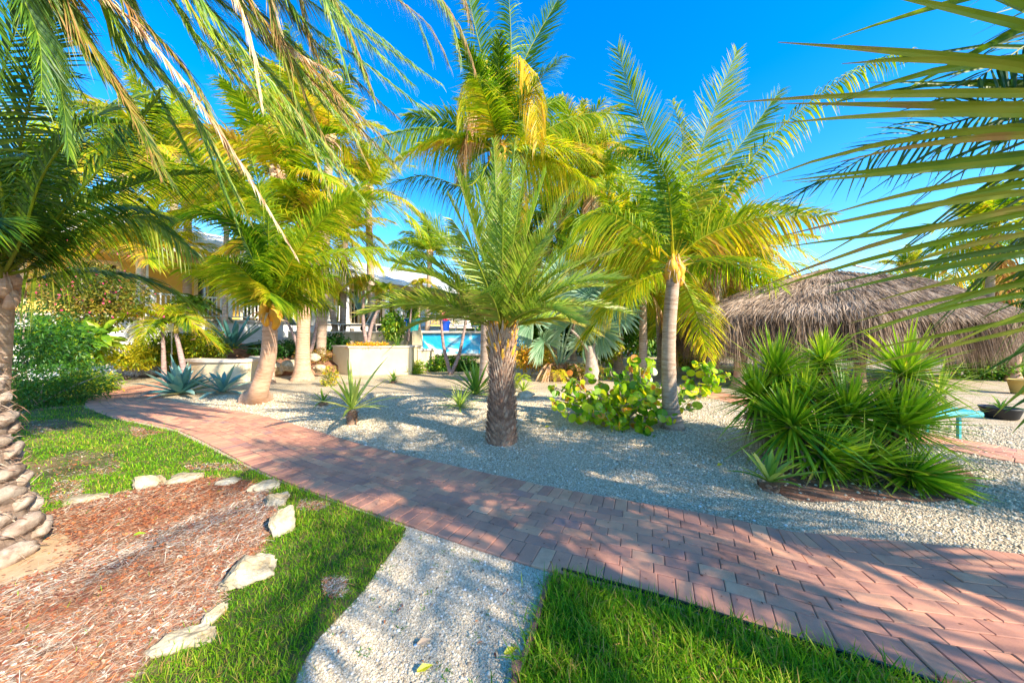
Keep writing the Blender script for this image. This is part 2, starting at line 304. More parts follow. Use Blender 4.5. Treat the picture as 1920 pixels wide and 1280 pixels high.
# ---------------------------------------------------------------- ground, path, lawns
def sheet(name, poly, z, mat, kind='structure', z0=None):
    import bmesh
    from mathutils.geometry import tessellate_polygon
    P = [Vector((p[0], p[1], 0)) for p in poly]
    tri = tessellate_polygon([P]); n = len(P)
    mb = MB(); V = [[p.x, p.y, z] for p in P]; F = [list(t) for t in tri]
    F = [t if (P[t[1]] - P[t[0]]).cross(P[t[2]] - P[t[0]]).z > 0 else t[::-1] for t in F]
    mb.add(V, np.array(F)); o = mb.build(name, mat); return prop(o, kind=kind)
def gp(*pts): return [G(x, y) for x, y in pts]
box_g = MB(); g = 60; xs = np.linspace(-70, 70, g); ys = np.linspace(-8, 90, g); X, Y = np.meshgrid(xs, ys)
Z = -0.002 + 0 * X
V = np.stack([X.ravel(), Y.ravel(), Z.ravel()], -1); i, j = np.meshgrid(np.arange(g - 1), np.arange(g - 1)); k = (j * g + i).ravel()
box_g.add(V, np.stack([k, k + 1, k + g + 1, k + g], -1)); prop(box_g.build('gravel_ground', M['gravel']), kind='structure')
far = MB(); far.add([[-900, 88, -.03], [900, 88, -.03], [900, 1200, -.03], [-900, 1200, -.03]], np.array([[0, 1, 2, 3]]))
far.add([[-900, -300, -.03], [900, -300, -.03], [900, 88, -.03], [-900, 88, -.03]], np.array([[0, 1, 2, 3]])); prop(far.build('earth', M['soil']), kind='structure')

def resamp(P, n):
    P = np.asarray(P); d = np.concatenate([[0], np.cumsum(np.linalg.norm(np.diff(P, axis=0), axis=1))])
    s = np.linspace(0, d[-1], n); return np.stack([np.interp(s, d, P[:, k]) for k in range(P.shape[1])], -1)
def offset(C, o):
    t = norm(np.gradient(C[:, :2], axis=0)); nn = np.stack([-t[:, 1], t[:, 0]], -1); return C[:, :2] + nn * o
def at_s(C, d, s, o):
    x = np.stack([np.interp(s, d, C[:, 0]), np.interp(s, d, C[:, 1])], -1); t = norm(np.gradient(C[:, :2], axis=0))
    tt = norm(np.stack([np.interp(s, d, t[:, 0]), np.interp(s, d, t[:, 1])], -1)); nn = np.stack([-tt[..., 1], tt[..., 0]], -1)
    return x + nn * np.asarray(o)[..., None]
def brickpath(name, C, rows, z=0.012, parity=0):
    d = np.concatenate([[0], np.cumsum(np.linalg.norm(np.diff(C[:, :2], axis=0), axis=1))]); Ltot = d[-1]
    bl, bw, gap = .203, .1016, .0035; W = rows * bw + 2 * bl; r = np.random.default_rng(3)
    base = MB(); E1 = offset(C, -W / 2 + .01); E2 = offset(C, W / 2 - .01); n = len(C)
    V = np.vstack([np.c_[E1, np.full(n, z - .006)], np.c_[E2, np.full(n, z - .006)]]); i = np.arange(n - 1)
    base.add(V, np.stack([i, i + 1, i + n + 1, i + n], -1)); jo = base.build('joint_sand', M['joint']); prop(jo, kind='structure')
    S0, S1, O0, O1 = [], [], [], []
    for side in (0, 1):
        k = np.arange(0, Ltot, bw); S0.append(k); S1.append(k + bw)
        a, b = (-W / 2, -W / 2 + bl) if side == 0 else (W / 2 - bl, W / 2)
        O0.append(np.full(len(k), a)); O1.append(np.full(len(k), b))
    for q in range(rows):
        k = np.arange(-bl * r.uniform(0.3, .7) * (q % 2) - .02 * r.uniform(), Ltot, bl); S0.append(k); S1.append(k + bl)
        a = -W / 2 + bl + q * bw; O0.append(np.full(len(k), a)); O1.append(np.full(len(k), a + bw))
    S0, S1, O0, O1 = [np.concatenate(x) for x in (S0, S1, O0, O1)]
    S0 = np.clip(S0, 0, Ltot); S1 = np.clip(S1, 0, Ltot); ok = S1 - S0 > .03; S0, S1, O0, O1 = S0[ok], S1[ok], O0[ok], O1[ok]
    N = len(S0); g2 = gap / 2 * r.uniform(.4, 1.9, N); bv = .0035; V = np.zeros((N, 12, 3))
    tilt = r.standard_normal((N, 3)) * A(.0012, .0012, .0012)
    for lev, (ins, zz) in enumerate(((0, -.05), (0, -bv), (bv, 0))):
        for c, (sa, oa) in enumerate(((0, 0), (1, 0), (1, 1), (0, 1))):
            s = (S0 + g2 + ins) if sa == 0 else (S1 - g2 - ins); o = (O0 + g2 + ins) if oa == 0 else (O1 - g2 - ins)
            V[:, lev * 4 + c, :2] = at_s(C, d, s, o)
            V[:, lev * 4 + c, 2] = z + zz + tilt[:, 0] + tilt[:, 1] * (sa - .5) + tilt[:, 2] * (oa - .5)
    q = []
    for lev in (0, 1):
        for c in range(4): a, b = lev * 4 + c, lev * 4 + (c + 1) % 4; q.append([a, b, b + 4, a + 4])
    q.append([8, 9, 10, 11]); q = np.array(q)
    F = (np.arange(N)[:, None, None] * 12 + q[None]).reshape(-1, 4); tone = np.clip(r.normal(.5, .22, N), 0, 1)
    mb = MB(); mb.add(V.reshape(-1, 3), F, np.repeat(tone, 12)); return prop(mb.build(name, M['brick']), kind='structure')
lowpx = [(1700, 1265), (1500, 1200), (1300, 1138), (1030, 1075), (760, 985), (640, 942), (500, 890), (330, 805), (215, 783), (160, 762), (175, 742), (232, 727), (300, 716), (345, 710)]
lo = spline(np.array([A(5.6, .35, 0), A(3.6, 1.05, 0)] + [G(*p) for p in lowpx]), 260)
W1 = 7 * .1016 + .406; C1 = resamp(np.c_[offset(lo, -W1 / 2 if offset(lo, .1)[100, 1] < lo[100, 1] else W1 / 2), np.zeros(260)], 240)
for _ in range(30): C1[1:-1] = (C1[:-2] + C1[2:] + 2 * C1[1:-1]) / 4
C1 = resamp(C1, 400)
if offset(C1, 1.0)[150, 1] < C1[150, 1]: C1 = C1[::-1].copy()
brickpath('brick_path', C1, 7, .016)
C2 = spline(np.array([G(1300, 728), G(1360, 745), G(1480, 772), G(1640, 803), G(1800, 835), G(1990, 866), G(2300, 890)]), 200)
brickpath('brick_patio', C2, 4, .010)
C3 = spline(np.array([G(1560, 708), G(1700, 709), G(1850, 707), G(2060, 706)]), 100)
brickpath('brick_walk', C3, 4, .010)

lawnL = gp((232, 728), (172, 742), (156, 763), (215, 785), (330, 809), (500, 894), (640, 946), (762, 990), (752, 1012), (712, 1065), (680, 1110), (632, 1160), (590, 1205), (560, 1260), (520, 1400), (200, 1600), (-900, 1600), (-900, 800), (-400, 735), (-100, 712), (100, 712))
lawnR = gp((1054, 1080), (1190, 1118), (1300, 1150), (1500, 1213), (1700, 1278), (2100, 1420), (2100, 1700), (800, 1700), (962, 1300), (1003, 1180), (1026, 1105), (1036, 1078))
mulch = gp((60, 975), (140, 945), (235, 925), (300, 905), (390, 897), (470, 905), (510, 930), (522, 960), (500, 1010), (485, 1040), (430, 1090), (400, 1150), (330, 1205), (270, 1245), (200, 1330), (-100, 1600), (-900, 1600), (-500, 1010))
sheet('lawn_soil', lawnL, .003, M['soil']); sheet('lawn_soil', lawnR, .003, M['soil'])
sheet('mulch_bed', mulch, .010, M['mulchbase'])
sandp = np.array(gp((-60, 1000), (60, 985), (120, 1005), (150, 1030), (120, 1062), (60, 1085), (20, 1100), (-200, 1120)))[:, :2]; sheet('sandy_soil', sandp, .014, M['sand'])
patches = [gp((60, 870), (140, 845), (215, 850), (225, 885), (120, 900), (40, 895)), gp((40, 795), (110, 785), (170, 800), (60, 815)), gp((340, 868), (460, 872), (470, 884), (350, 884)), gp((95, 905), (160, 900), (150, 935), (90, 945)), gp((20, 760), (90, 752), (120, 765), (40, 775)),
           gp((560, 940), (620, 945), (600, 960), (555, 955)), gp((600, 1085), (650, 1090), (640, 1125), (605, 1120)), gp((240, 800), (310, 812), (250, 822))]
pathpoly = np.vstack([offset(C1, -W1 / 2 - .0), offset(C1, W1 / 2 + .0)[::-1]])
pathpoly_g = np.vstack([offset(C1, -W1 / 2 + .03), offset(C1, W1 / 2 - .03)[::-1]])
def scatter(poly, n, dens_d=3.0, seed=1):
    r = np.random.default_rng(seed); P = np.array(poly)[:, :2]; lo_, hi_ = P.min(0), P.max(0); out = []
    lo_ = np.maximum(lo_, [-14, .6]); hi_ = np.minimum(hi_, [9, 14]); tot = 0
    while tot < n:
        q = r.uniform(lo_, hi_, (60000, 2)); dd = np.hypot(q[:, 0], q[:, 1])
        q = q[(r.uniform(size=len(q)) < 1 / (1 + (dd / dens_d) ** 2.2)) & (np.abs(q[:, 0]) < 1.62 * q[:, 1] + .3)]; q = q[inpoly(q, P)]; out.append(q); tot += len(q)
    return np.concatenate(out)[:n]
def grass(name, poly, n, seed, hmul=1.0, excl=(), wmul=1.0):
    r = np.random.default_rng(seed); q = scatter(poly, n, 3.0, seed)
    bare = np.zeros(len(q), bool)
    for e in excl: bare |= inpoly(q, np.array(e)[:, :2])
    nz = vnoise(np.c_[q, 0 * q[:, 0]], 5, 1.6); keep = ~(bare & (r.uniform(size=len(q)) < .86)) & ~((nz > .85) & (r.uniform(size=len(q)) < .6)) & ~inpoly(q + r.normal(0, .012, q.shape), pathpoly_g)
    keep &= ~inpoly(q, np.array(mulch)[:, :2]) | (r.uniform(size=len(q)) < .012)
    q = q[keep]; nz = nz[keep]; N = len(q); q = q + r.normal(0, .016, q.shape) + (r.uniform(size=(N, 1)) < .04) * r.normal(0, .06, q.shape); d = np.hypot(q[:, 0], q[:, 1])
    az = r.uniform(0, 2 * math.pi, N); el = r.uniform(.5, 1.45, N)
    D = np.c_[np.cos(az) * np.cos(el), np.sin(az) * np.cos(el), np.sin(el)]
    L = r.uniform(.025, .075, N) * hmul * (1 + .25 * nz); Wd = r.uniform(.0022, .0042, N) * wmul * np.clip(d / 2.3, 1, 2.6)
    a2 = az + math.pi / 2 + r.normal(0, .5, N); wd = np.c_[np.cos(a2), np.sin(a2), 0 * a2]
    tone = np.clip(r.normal(.52, .16, N) + np.where(r.uniform(size=N) < .13, .45, 0) + .12 * nz, 0, 1)
    mb = MB(); strips(mb, np.c_[q, np.full(N, .003)], D, L, Wd, wd, r.uniform(.1, .9, N), 3, tone, np.clip(tone + .1, 0, 1))
    return prop(mb.build(name, M['grass']), kind='stuff')
o = grass('lawn_grass', lawnL, 95000, 11, 1.0, patches); prop(o, 'sunlit green lawn with bare brown patches between the brick path and the rock-edged bed', 'lawn')
o = grass('lawn_grass', lawnR, 24000, 12, 2.0, (), 1.5); prop(o, 'thick dark green grass in the corner below the plastic-edged brick path', 'lawn')

def chips(name, poly, n, seed, lab, size=1.0, z=.012, lo_tone=0, dens=3.0):
    r = np.random.default_rng(seed); q = scatter(poly, n, dens, seed); q = q[~inpoly(q, pathpoly)]; q = q[~inpoly(q + r.normal(0, .05, q.shape), sandp) | (r.uniform(size=len(q)) < .06)]; N = len(q); d = np.hypot(q[:, 0], q[:, 1])
    az = r.normal(.5, .8, N); el = r.normal(.05, .22, N)
    D = np.c_[np.cos(az) * np.cos(el), np.sin(az) * np.cos(el), np.sin(el)]
    fine = r.uniform(size=N) < .62
    L = np.where(fine, r.uniform(.03, .10, N), r.uniform(.010, .030, N)) * size; Wd = np.where(fine, r.uniform(.0012, .003, N), r.uniform(.005, .012, N)) * size * np.clip(d / 2.5, 1, 2)
    wd = np.c_[-np.sin(az), np.cos(az), r.normal(0, .35, N)]
    tone = np.where(fine, r.uniform(.55, 1, N), np.where(r.uniform(size=N) < .12, r.uniform(.85, 1, N), r.beta(1.5, 1.8, N) * .85)) + lo_tone
    tone = tone + .22 * vnoise(np.c_[q, 0 * q[:, 0]], 31, 1.8)
    mb = MB(); strips(mb, np.c_[q, z + r.uniform(0, .012, N)], D, L, Wd, wd, r.uniform(-.2, .4, N), 2, np.clip(tone, 0, 1), prof=([0, .2, .6, 1], [.5, 1, .9, .35]), fold=.25)
    return prop(mb.build(name, M['chip']), lab, 'mulch', kind='stuff')
chips('mulch', mulch, 42000, 21, 'reddish brown bark and straw mulch inside the ring of pale rocks')
for k, p in enumerate(patches): chips('dead_grass', p, 700, 30 + k, 'dry brown thatch showing in a bare patch of the left lawn', .7, .006, .1)
def pebbles(name, poly, n, seed, lab, s0=.0035, s1=.0085, dens=1.7):
    r = np.random.default_rng(seed); q = scatter(poly, n, dens, seed); q = q[~inpoly(q, pathpoly)]; N = len(q); d = np.hypot(q[:, 0], q[:, 1])
    V0 = np.array([[1, 0, 0], [0, 1, 0], [-1, 0, 0], [0, -1, 0], [0, 0, 1], [.45, .45, .72], [-.45, .5, .7], [-.5, -.45, .7], [.5, -.5, .68]], float)
    F0 = np.array([[0, 1, 5], [1, 6, 5], [1, 2, 6], [2, 7, 6], [2, 3, 7], [3, 8, 7], [3, 0, 8], [0, 5, 8], [5, 6, 4], [6, 7, 4], [7, 8, 4], [8, 5, 4]])
    s = r.uniform(s0, s1, N) * np.clip(d / 3, 1, 2) * (1 + 1.1 * (r.uniform(size=N) < .03)); an = r.uniform(0, 6.28, N)
    V = V0[None] * (s[:, None, None] * np.stack([r.uniform(.75, 1.3, N), r.uniform(.7, 1.1, N), r.uniform(.55, .95, N)], -1)[:, None, :]) + r.normal(0, .12, (N, 9, 3)) * s[:, None, None]
    c, sn = np.cos(an)[:, None], np.sin(an)[:, None]; x = V[..., 0] * c - V[..., 1] * sn; y = V[..., 0] * sn + V[..., 1] * c; V[..., 0] = x + q[:, :1]; V[..., 1] = y + q[:, 1:2]; V[..., 2] += -.0015
    F = (np.arange(N)[:, None, None] * 9 + F0[None]).reshape(-1, 3); mb = MB(); mb.add(V.reshape(-1, 3), F, np.repeat(np.clip(r.beta(2.6, 1.9, N), 0, 1), 9))
    return prop(mb.build(name, M['pebble'], smooth=True), lab, 'gravel', kind='stuff')
gnear = gp((762, 986), (1034, 1076), (1024, 1105), (1000, 1185), (960, 1300), (900, 1500), (480, 1500), (560, 1262), (595, 1200), (640, 1152), (685, 1105), (715, 1060), (752, 1008))
pebbles('pebbles', gnear, 95000, 41, 'loose grey-white pebbles in the strip between the two lawns', .0027, .0058, 2.4)
gfar = gp((330, 746), (500, 738), (900, 735), (1300, 738), (1900, 800), (2400, 860), (2400, 1120), (1900, 1046), (1500, 1005), (1200, 955), (900, 885), (640, 825), (400, 765))
pebbles('pebbles', gfar, 110000, 42, 'pale crushed stone across the open bed beyond the brick path', .0034, .0072, 3.6)

def litter(name, poly, n, seed, lab, mat='chip', z=.004, sz=(.012, .035)):
    r = np.random.default_rng(seed); q = scatter(poly, n, 4, seed); onp = inpoly(q, pathpoly); N = len(q); a = r.uniform(0, 6.28, N)
    mb = MB(); strips(mb, np.c_[q, np.where(onp, .019, z + .006)], np.c_[np.cos(a), np.sin(a), r.uniform(0, .35, N)], r.uniform(*sz, N), r.uniform(.3, .6, N) * sz[1] * .5, np.c_[-np.sin(a), np.cos(a), r.normal(0, .3, N)], .3, 3, r.beta(1.2, 2.5, N) * .8, fold=.4, prof=([0, .4, 1], [.3, 1, .1])); return prop(mb.build(name, M[mat]), lab, 'leaf litter', kind='stuff')
litter('leaf_litter', gp((400, 745), (900, 740), (1300, 745), (1920, 860), (2200, 1000), (1900, 1230), (1400, 1140), (1040, 1070), (1000, 1190), (960, 1320), (540, 1320), (640, 1150), (750, 1000), (500, 880)), 800, 90, 'scattered dark leaf scraps on the gravel and the brick path')
def weeds(n, seed):
    r = np.random.default_rng(seed); q = scatter(gnear, n, 4, seed); P = np.repeat(q, 9, 0) + r.normal(0, .012, (n * 9, 2)); N = len(P); a = r.uniform(0, 6.28, N); e = r.uniform(.3, 1.3, N)
    mb = MB(); strips(mb, np.c_[P, 0 * a], np.c_[np.cos(a) * np.cos(e), np.sin(a) * np.cos(e), np.sin(e)], r.uniform(.015, .04, N), .004, np.c_[-np.sin(a), np.cos(a), 0 * a], .5, 3, r.uniform(.2, .7, N)); return prop(mb.build('weeds', M['grass']), 'tiny green weeds sprouting through the pebble strip', 'weeds', kind='stuff')
weeds(34, 5)
# edgings
def ribbon(name, px, z0, z1, th, mat, lab, cat='edging'):
    P = spline(np.array([G(*p) for p in px]), 60)[:, :2]; t = norm(np.gradient(P, axis=0)); nn = np.stack([-t[:, 1], t[:, 0]], -1) * th / 2; n = len(P)
    zz = z1 + .004 * vnoise(np.c_[P, 0 * P[:, 0]], 3, 3)
    V = np.vstack([np.c_[P - nn, np.full(n, z0)], np.c_[P - nn, zz], np.c_[P + nn, zz], np.c_[P + nn, np.full(n, z0)]]); i = np.arange(n - 1); F = []
    for k in range(4): F.append(np.stack([i + k * n, i + k * n + 1, i + 1 + ((k + 1) % 4) * n, i + ((k + 1) % 4) * n], -1))
    F.append(np.array([[0, n, 2 * n, 3 * n], [n - 1, 4 * n - 1, 3 * n - 1, 2 * n - 1]]))
    mb = MB(); mb.add(V, np.concatenate(F)); return prop(mb.build(name, mat), lab, cat)
ribbon('lawn_edging', [(1053, 1072), (1190, 1111), (1300, 1143), (1500, 1206), (1700, 1271), (2100, 1405)], -.02, .030, .012, M['green_edge'], 'dark green plastic edging strip between the brick path and the corner grass')
ribbon('timber_edging', [(1030, 1088), (1020, 1120), (1000, 1190), (975, 1260), (950, 1330)], -.02, .028, .022, M['wood'], 'weathered brown timber strip between the pebble strip and the corner grass')
mb = MB(); p = G(968, 1262); box(mb, p[0] - .02, p[0] + .015, p[1] - .03, p[1] + .02, 0, .04); prop(mb.build('edging_stake', M['wood']), 'short wooden stake holding the end of the timber edging', 'stake')

# ---------------------------------------------------------------- rocks
def rock(loc, s, seed, mat='rock', lab=None, name='rock', group=None, rz=0, sub=None):
    V, F = sub or ICO4; V = V.copy(); rq = np.random.default_rng(seed + 5)
    for _k in range(16):
        nn_ = norm(rq.standard_normal(3)); dd_ = V @ nn_; lim = rq.uniform(.55, .85); V -= np.outer(np.maximum(dd_ - lim, 0) * .9, nn_)
    V += V * (.22 * vnoise(V, seed, 1.3) - .13 * np.abs(vnoise(V, seed + 50, 2.6)) + .06 * vnoise(V, seed + 90, 6) - .03 * np.abs(vnoise(V, seed + 70, 13)))[:, None]
    V *= A(*s); c, sn = math.cos(rz), math.sin(rz); V = np.c_[V[:, 0] * c - V[:, 1] * sn, V[:, 0] * sn + V[:, 1] * c, V[:, 2]]
    mb = MB(); mb.add(V, F, .5 + .5 * np.clip(vnoise(V * 5, seed), -1, 1)); o = mb.build(name, M[mat], smooth=False, loc=(float(loc[0]), float(loc[1]), float(loc[2]))); return prop(o, lab, 'rock', group)
RK = [((160, 938), (.24, .13, .06), 'flat cream rock at the left end of the ring, on the lawn side'), ((283, 910), (.20, .14, .13), 'rounded white rock behind the mulch, second from the left of the ring'),
      ((345, 902), (.24, .15, .09), 'low pale rock touching the white one at the back of the mulch bed'), ((432, 905), (.15, .12, .06), 'small half-buried tan rock in the lawn at the back of the mulch'),
      ((498, 915), (.17, .14, .08), 'grey-tan rock nearest the brick path at the corner of the mulch bed'), ((521, 945), (.14, .12, .10), 'grey pitted rock on the right rim of the mulch bed'),
      ((530, 992), (.15, .13, .15), 'peaked white rock standing on the grass right of the mulch'), ((470, 1083), (.19, .16, .12), 'tan and grey rock leaning at the right rim of the mulch'),
      ((400, 1160), (.12, .05, .06), 'small pale knob of rock above the long front slab'), ((330, 1212), (.20, .09, .07), 'long cream slab of rock at the front of the mulch bed')]
for k, (p, s, lab) in enumerate(RK):
    q = G(*p); s = tuple(v * .86 for v in s); rock((q[0], q[1], s[2] * .25), s, 100 + k, 'rock', lab, group='rocks ringing the mulch bed', rz=(.6 if k in (7, 9) else .2 * k))
for k, (x, y, s, lab) in enumerate([(246, 706, (.45, .35, .24), 'dark boulder left of the low boulder row under the gold shrubs'), (222, 712, (.28, .25, .14), 'smallest dark boulder at the far left end of the row'), (285, 706, (.62, .45, .30), 'widest brown boulder in the row behind the blue agave'), (262, 696, (.5, .4, .25), 'boulder set back under the gold shrubs')]):
    q = G(x, y); rock((q[0], q[1], s[2] * .5), s, 200 + k, 'rock_d', lab, group='boulders by the curve of the path', sub=ICO3)
for k, (x, y, z, s, lab) in enumerate([(520, 690, .15, (.35, .3, .25), 'mossy boulder just right of the leaning coconut trunk'), (545, 684, .2, (.35, .3, .3), 'grey boulder behind the straight flared coconut trunk'), (600, 690, .15, (.28, .25, .18), 'white stone at the foot of the red-brown slope'), (588, 672, .45, (.25, .25, .18), 'pale stone halfway up the red-brown slope'),
                                        (500, 700, .0, (.3, .25, .15), 'low pale boulder at the foot of the curved planter wall'), (462, 706, .0, (.28, .22, .13), 'low stone half hidden behind the second blue agave')]):
    q = T(x, y, 12.3 if k < 4 else 11.4); rock(q, s, 300 + k, 'rock', lab, group='stones below the planted slope', sub=ICO3)
q = G(985, 745); rock((q[0], q[1], .03), (.28, .2, .13), 331, 'rock', 'porous pink-white stone on the gravel just right of the feather palm trunk', sub=ICO3)

# ---------------------------------------------------------------- palms
def frond(P, nl=70, LL=.6, W=.03, ang=(70, 28), lift=.25, droop=.5, tone=(.4, .12), t0=.14, segs=3, rr=.014, rt=.8, mat='coco', parent=None, name='frond', roll=0, tip=.12, fold=0, jit=.10, lprof=None, seed=None, side=(-1, 1), wtw=.35, brk=0, sv=None, face=0):
    r = np.random.default_rng(seed if seed is not None else rng.integers(1 << 30)); mb = MB(); C = spline(P, 22); n = len(C)
    Lr = np.linalg.norm(np.diff(C, axis=0), axis=1).sum()
    tube(mb, C, np.linspace(rr, rr * .18, n), 5, np.linspace(rt, rt * .8, n))
    tt = np.linspace(t0, .995, nl); f = tt * (n - 1)
    C_ = np.stack([np.interp(f, np.arange(n), C[:, k]) for k in range(3)], -1); tg = norm(np.gradient(C, axis=0)); tg = norm(np.stack([np.interp(f, np.arange(n), tg[:, k]) for k in range(3)], -1))
    # parallel side vector: horizontal reference from the whole frond
    ref = norm(C[n // 2] - C[0]); h = np.cross(ref, A(0, 0, 1)); h = norm(h) if np.linalg.norm(h) > .15 else A(1, 0, 0)
    if roll: h = norm(h * math.cos(roll) + np.cross(ref, h) * math.sin(roll))
    if sv is not None: h = norm(sv)
    if face:
        ip = norm(np.cross(ref, A(0, 1, 0))); ip = ip * (1 if ip @ h >= 0 else -1); h = norm(h * (1 - face) + ip * face)
    sd_ = norm(h - tg * (tg @ h)[:, None]); nm = np.cross(sd_, tg); nm *= np.sign((nm[:, 2:].sum() or 1))
    for s in side:
        a = np.radians(np.interp(tt, [0, 1], ang) + r.normal(0, 4, nl)); L = LL * np.interp(tt, *(lprof or ([0, .12, .4, .75, 1], [.3, .75, 1, .72, .3]))) * (1 + r.normal(0, jit, nl))
        D = tg * np.cos(a)[:, None] + sd_ * (s * np.sin(a))[:, None] + nm * (lift + r.normal(0, .07, nl))[:, None]
        wd = tg + nm * (wtw * s + r.normal(0, .25, nl))[:, None]
        if brk: L = L * np.where(r.uniform(size=nl) < brk, r.uniform(.3, .7, nl), 1)
        tn = np.clip(tone[0] + r.normal(0, tone[1], nl) + .12 * math.sin(r.uniform(0, 6)), 0, .95)
        tps = np.clip(tn + tip + (r.uniform(size=nl) < .15) * .25, 0, 1)
        strips(mb, C_ + tg * r.normal(0, .004, nl)[:, None], D, L, W * np.interp(tt, [0, .3, 1], [.8, 1, .6]), wd, np.clip(droop + r.normal(0, .12, nl), 0, 3), segs, tn, tps, fold=fold)
    return mb.build(name, M[mat], parent)
def auto_pts(c, az, el, L, dr):
    d = A(math.sin(az) * math.cos(el), math.cos(az) * math.cos(el), math.sin(el)); s = np.linspace(0, 1, 5)[:, None]
    sh = 1 / math.sqrt(1 + dr * dr * .8); return c + (d * s + A(0, 0, -1) * dr * s * s) * L * sh
def trunk_coco(base, path, r0, r1, parent, mat='trunk', flare=1.7, rings=True, sides=20):
    Lt = np.linalg.norm(np.diff(path, axis=0), axis=1).sum(); n = max(12, int(Lt / .025) if rings else 14); n = min(n, 220); C = spline(path, n); s = np.linspace(0, Lt, n)
    rad = np.interp(s, [0, Lt], [r0, r1]) * (1 + (flare - 1) * np.exp(-s / (.28 + .02 * Lt))); tn = np.full(n, .5)
    if rings:
        ph = (s / .075 + .3 * np.sin(s * 3)) % 1; rad = rad * (1 + .035 * (ph ** 3)); tn = .62 - .5 * (ph > .8) + .1 * rng.standard_normal(n)
    mb = MB(); tube(mb, C, rad, sides, np.clip(tn, 0, 1), rough=.012); 
    # fringe of short roots at the foot
    if flare > 1.3:
        m = 90; an = rng.uniform(0, 6.28, m); rt = r0 * flare; d = np.c_[np.cos(an), np.sin(an), -.9 * np.ones(m)]
        strips(mb, C[0] + np.c_[np.cos(an) * rt * .97, np.sin(an) * rt * .97, rng.uniform(.01, .07, m)], d, rng.uniform(.03, .09, m), .012, np.c_[-np.sin(an), np.cos(an), 0 * an], .2, 2, .2)
    return mb.build('trunk', M[mat], parent, smooth=True)
def sheath(c, r, h, parent, mat='sheath', n=9, seed=1):
    """clasping leaf bases: curved plates round the top of the trunk"""
    q = np.random.default_rng(seed); mb = MB()
    for k in range(n):
        a = k * 2.4 + q.uniform(-.2, .2); z = c + A(0, 0, -h * .55 + h * .75 * k / n); m = 7
        for i_ in range(1):
            pts = np.array([z + A(math.cos(a) * r * x, math.sin(a) * r * x, hh) for x, hh in ((.55, -.25 * h), (1.0, -.05 * h), (1.08, .2 * h), (.75, .5 * h), (.6, .75 * h))])
            tube(mb, spline(pts, 8), np.interp(np.linspace(0, 1, 8), [0, .4, 1], [.45, .62, .18]) * r, 8, q.uniform(.2, .9))
    mb.build('leaf_sheath', M[mat], parent, smooth=True)
def husks(c, r, h, parent, n=10, seed=1, L=.3):
    q = np.random.default_rng(seed); mb = MB(); a = q.uniform(0, 6.28, n); el = q.uniform(-1.1, .9, n)
    D = np.c_[np.cos(a) * np.cos(el), np.sin(a) * np.cos(el), np.sin(el)]
    strips(mb, c + np.c_[np.cos(a) * r, np.sin(a) * r, q.uniform(-.5, .5, n) * h], D, q.uniform(.4, 1.1, n) * L, q.uniform(.12, .3, n) * L * .6, np.c_[-np.sin(a), np.cos(a), q.normal(0, .4, n)], q.uniform(-.3, 1.2, n), 4, q.uniform(.3, 1, n), fold=.5)
    m = n * 8; a = q.uniform(0, 6.28, m); el = q.uniform(-1.2, 1.0, m); D = np.c_[np.cos(a) * np.cos(el), np.sin(a) * np.cos(el), np.sin(el)]
    strips(mb, c + np.c_[np.cos(a) * r * .8, np.sin(a) * r * .8, q.uniform(-.6, .6, m) * h], D, q.uniform(.3, .9, m) * L, L * .03, np.c_[-np.sin(a), np.cos(a), q.normal(0, .4, m)], q.uniform(0, 1.6, m), 3, q.uniform(.2, .9, m))
    mb.build('fibre', M['husk'], parent)
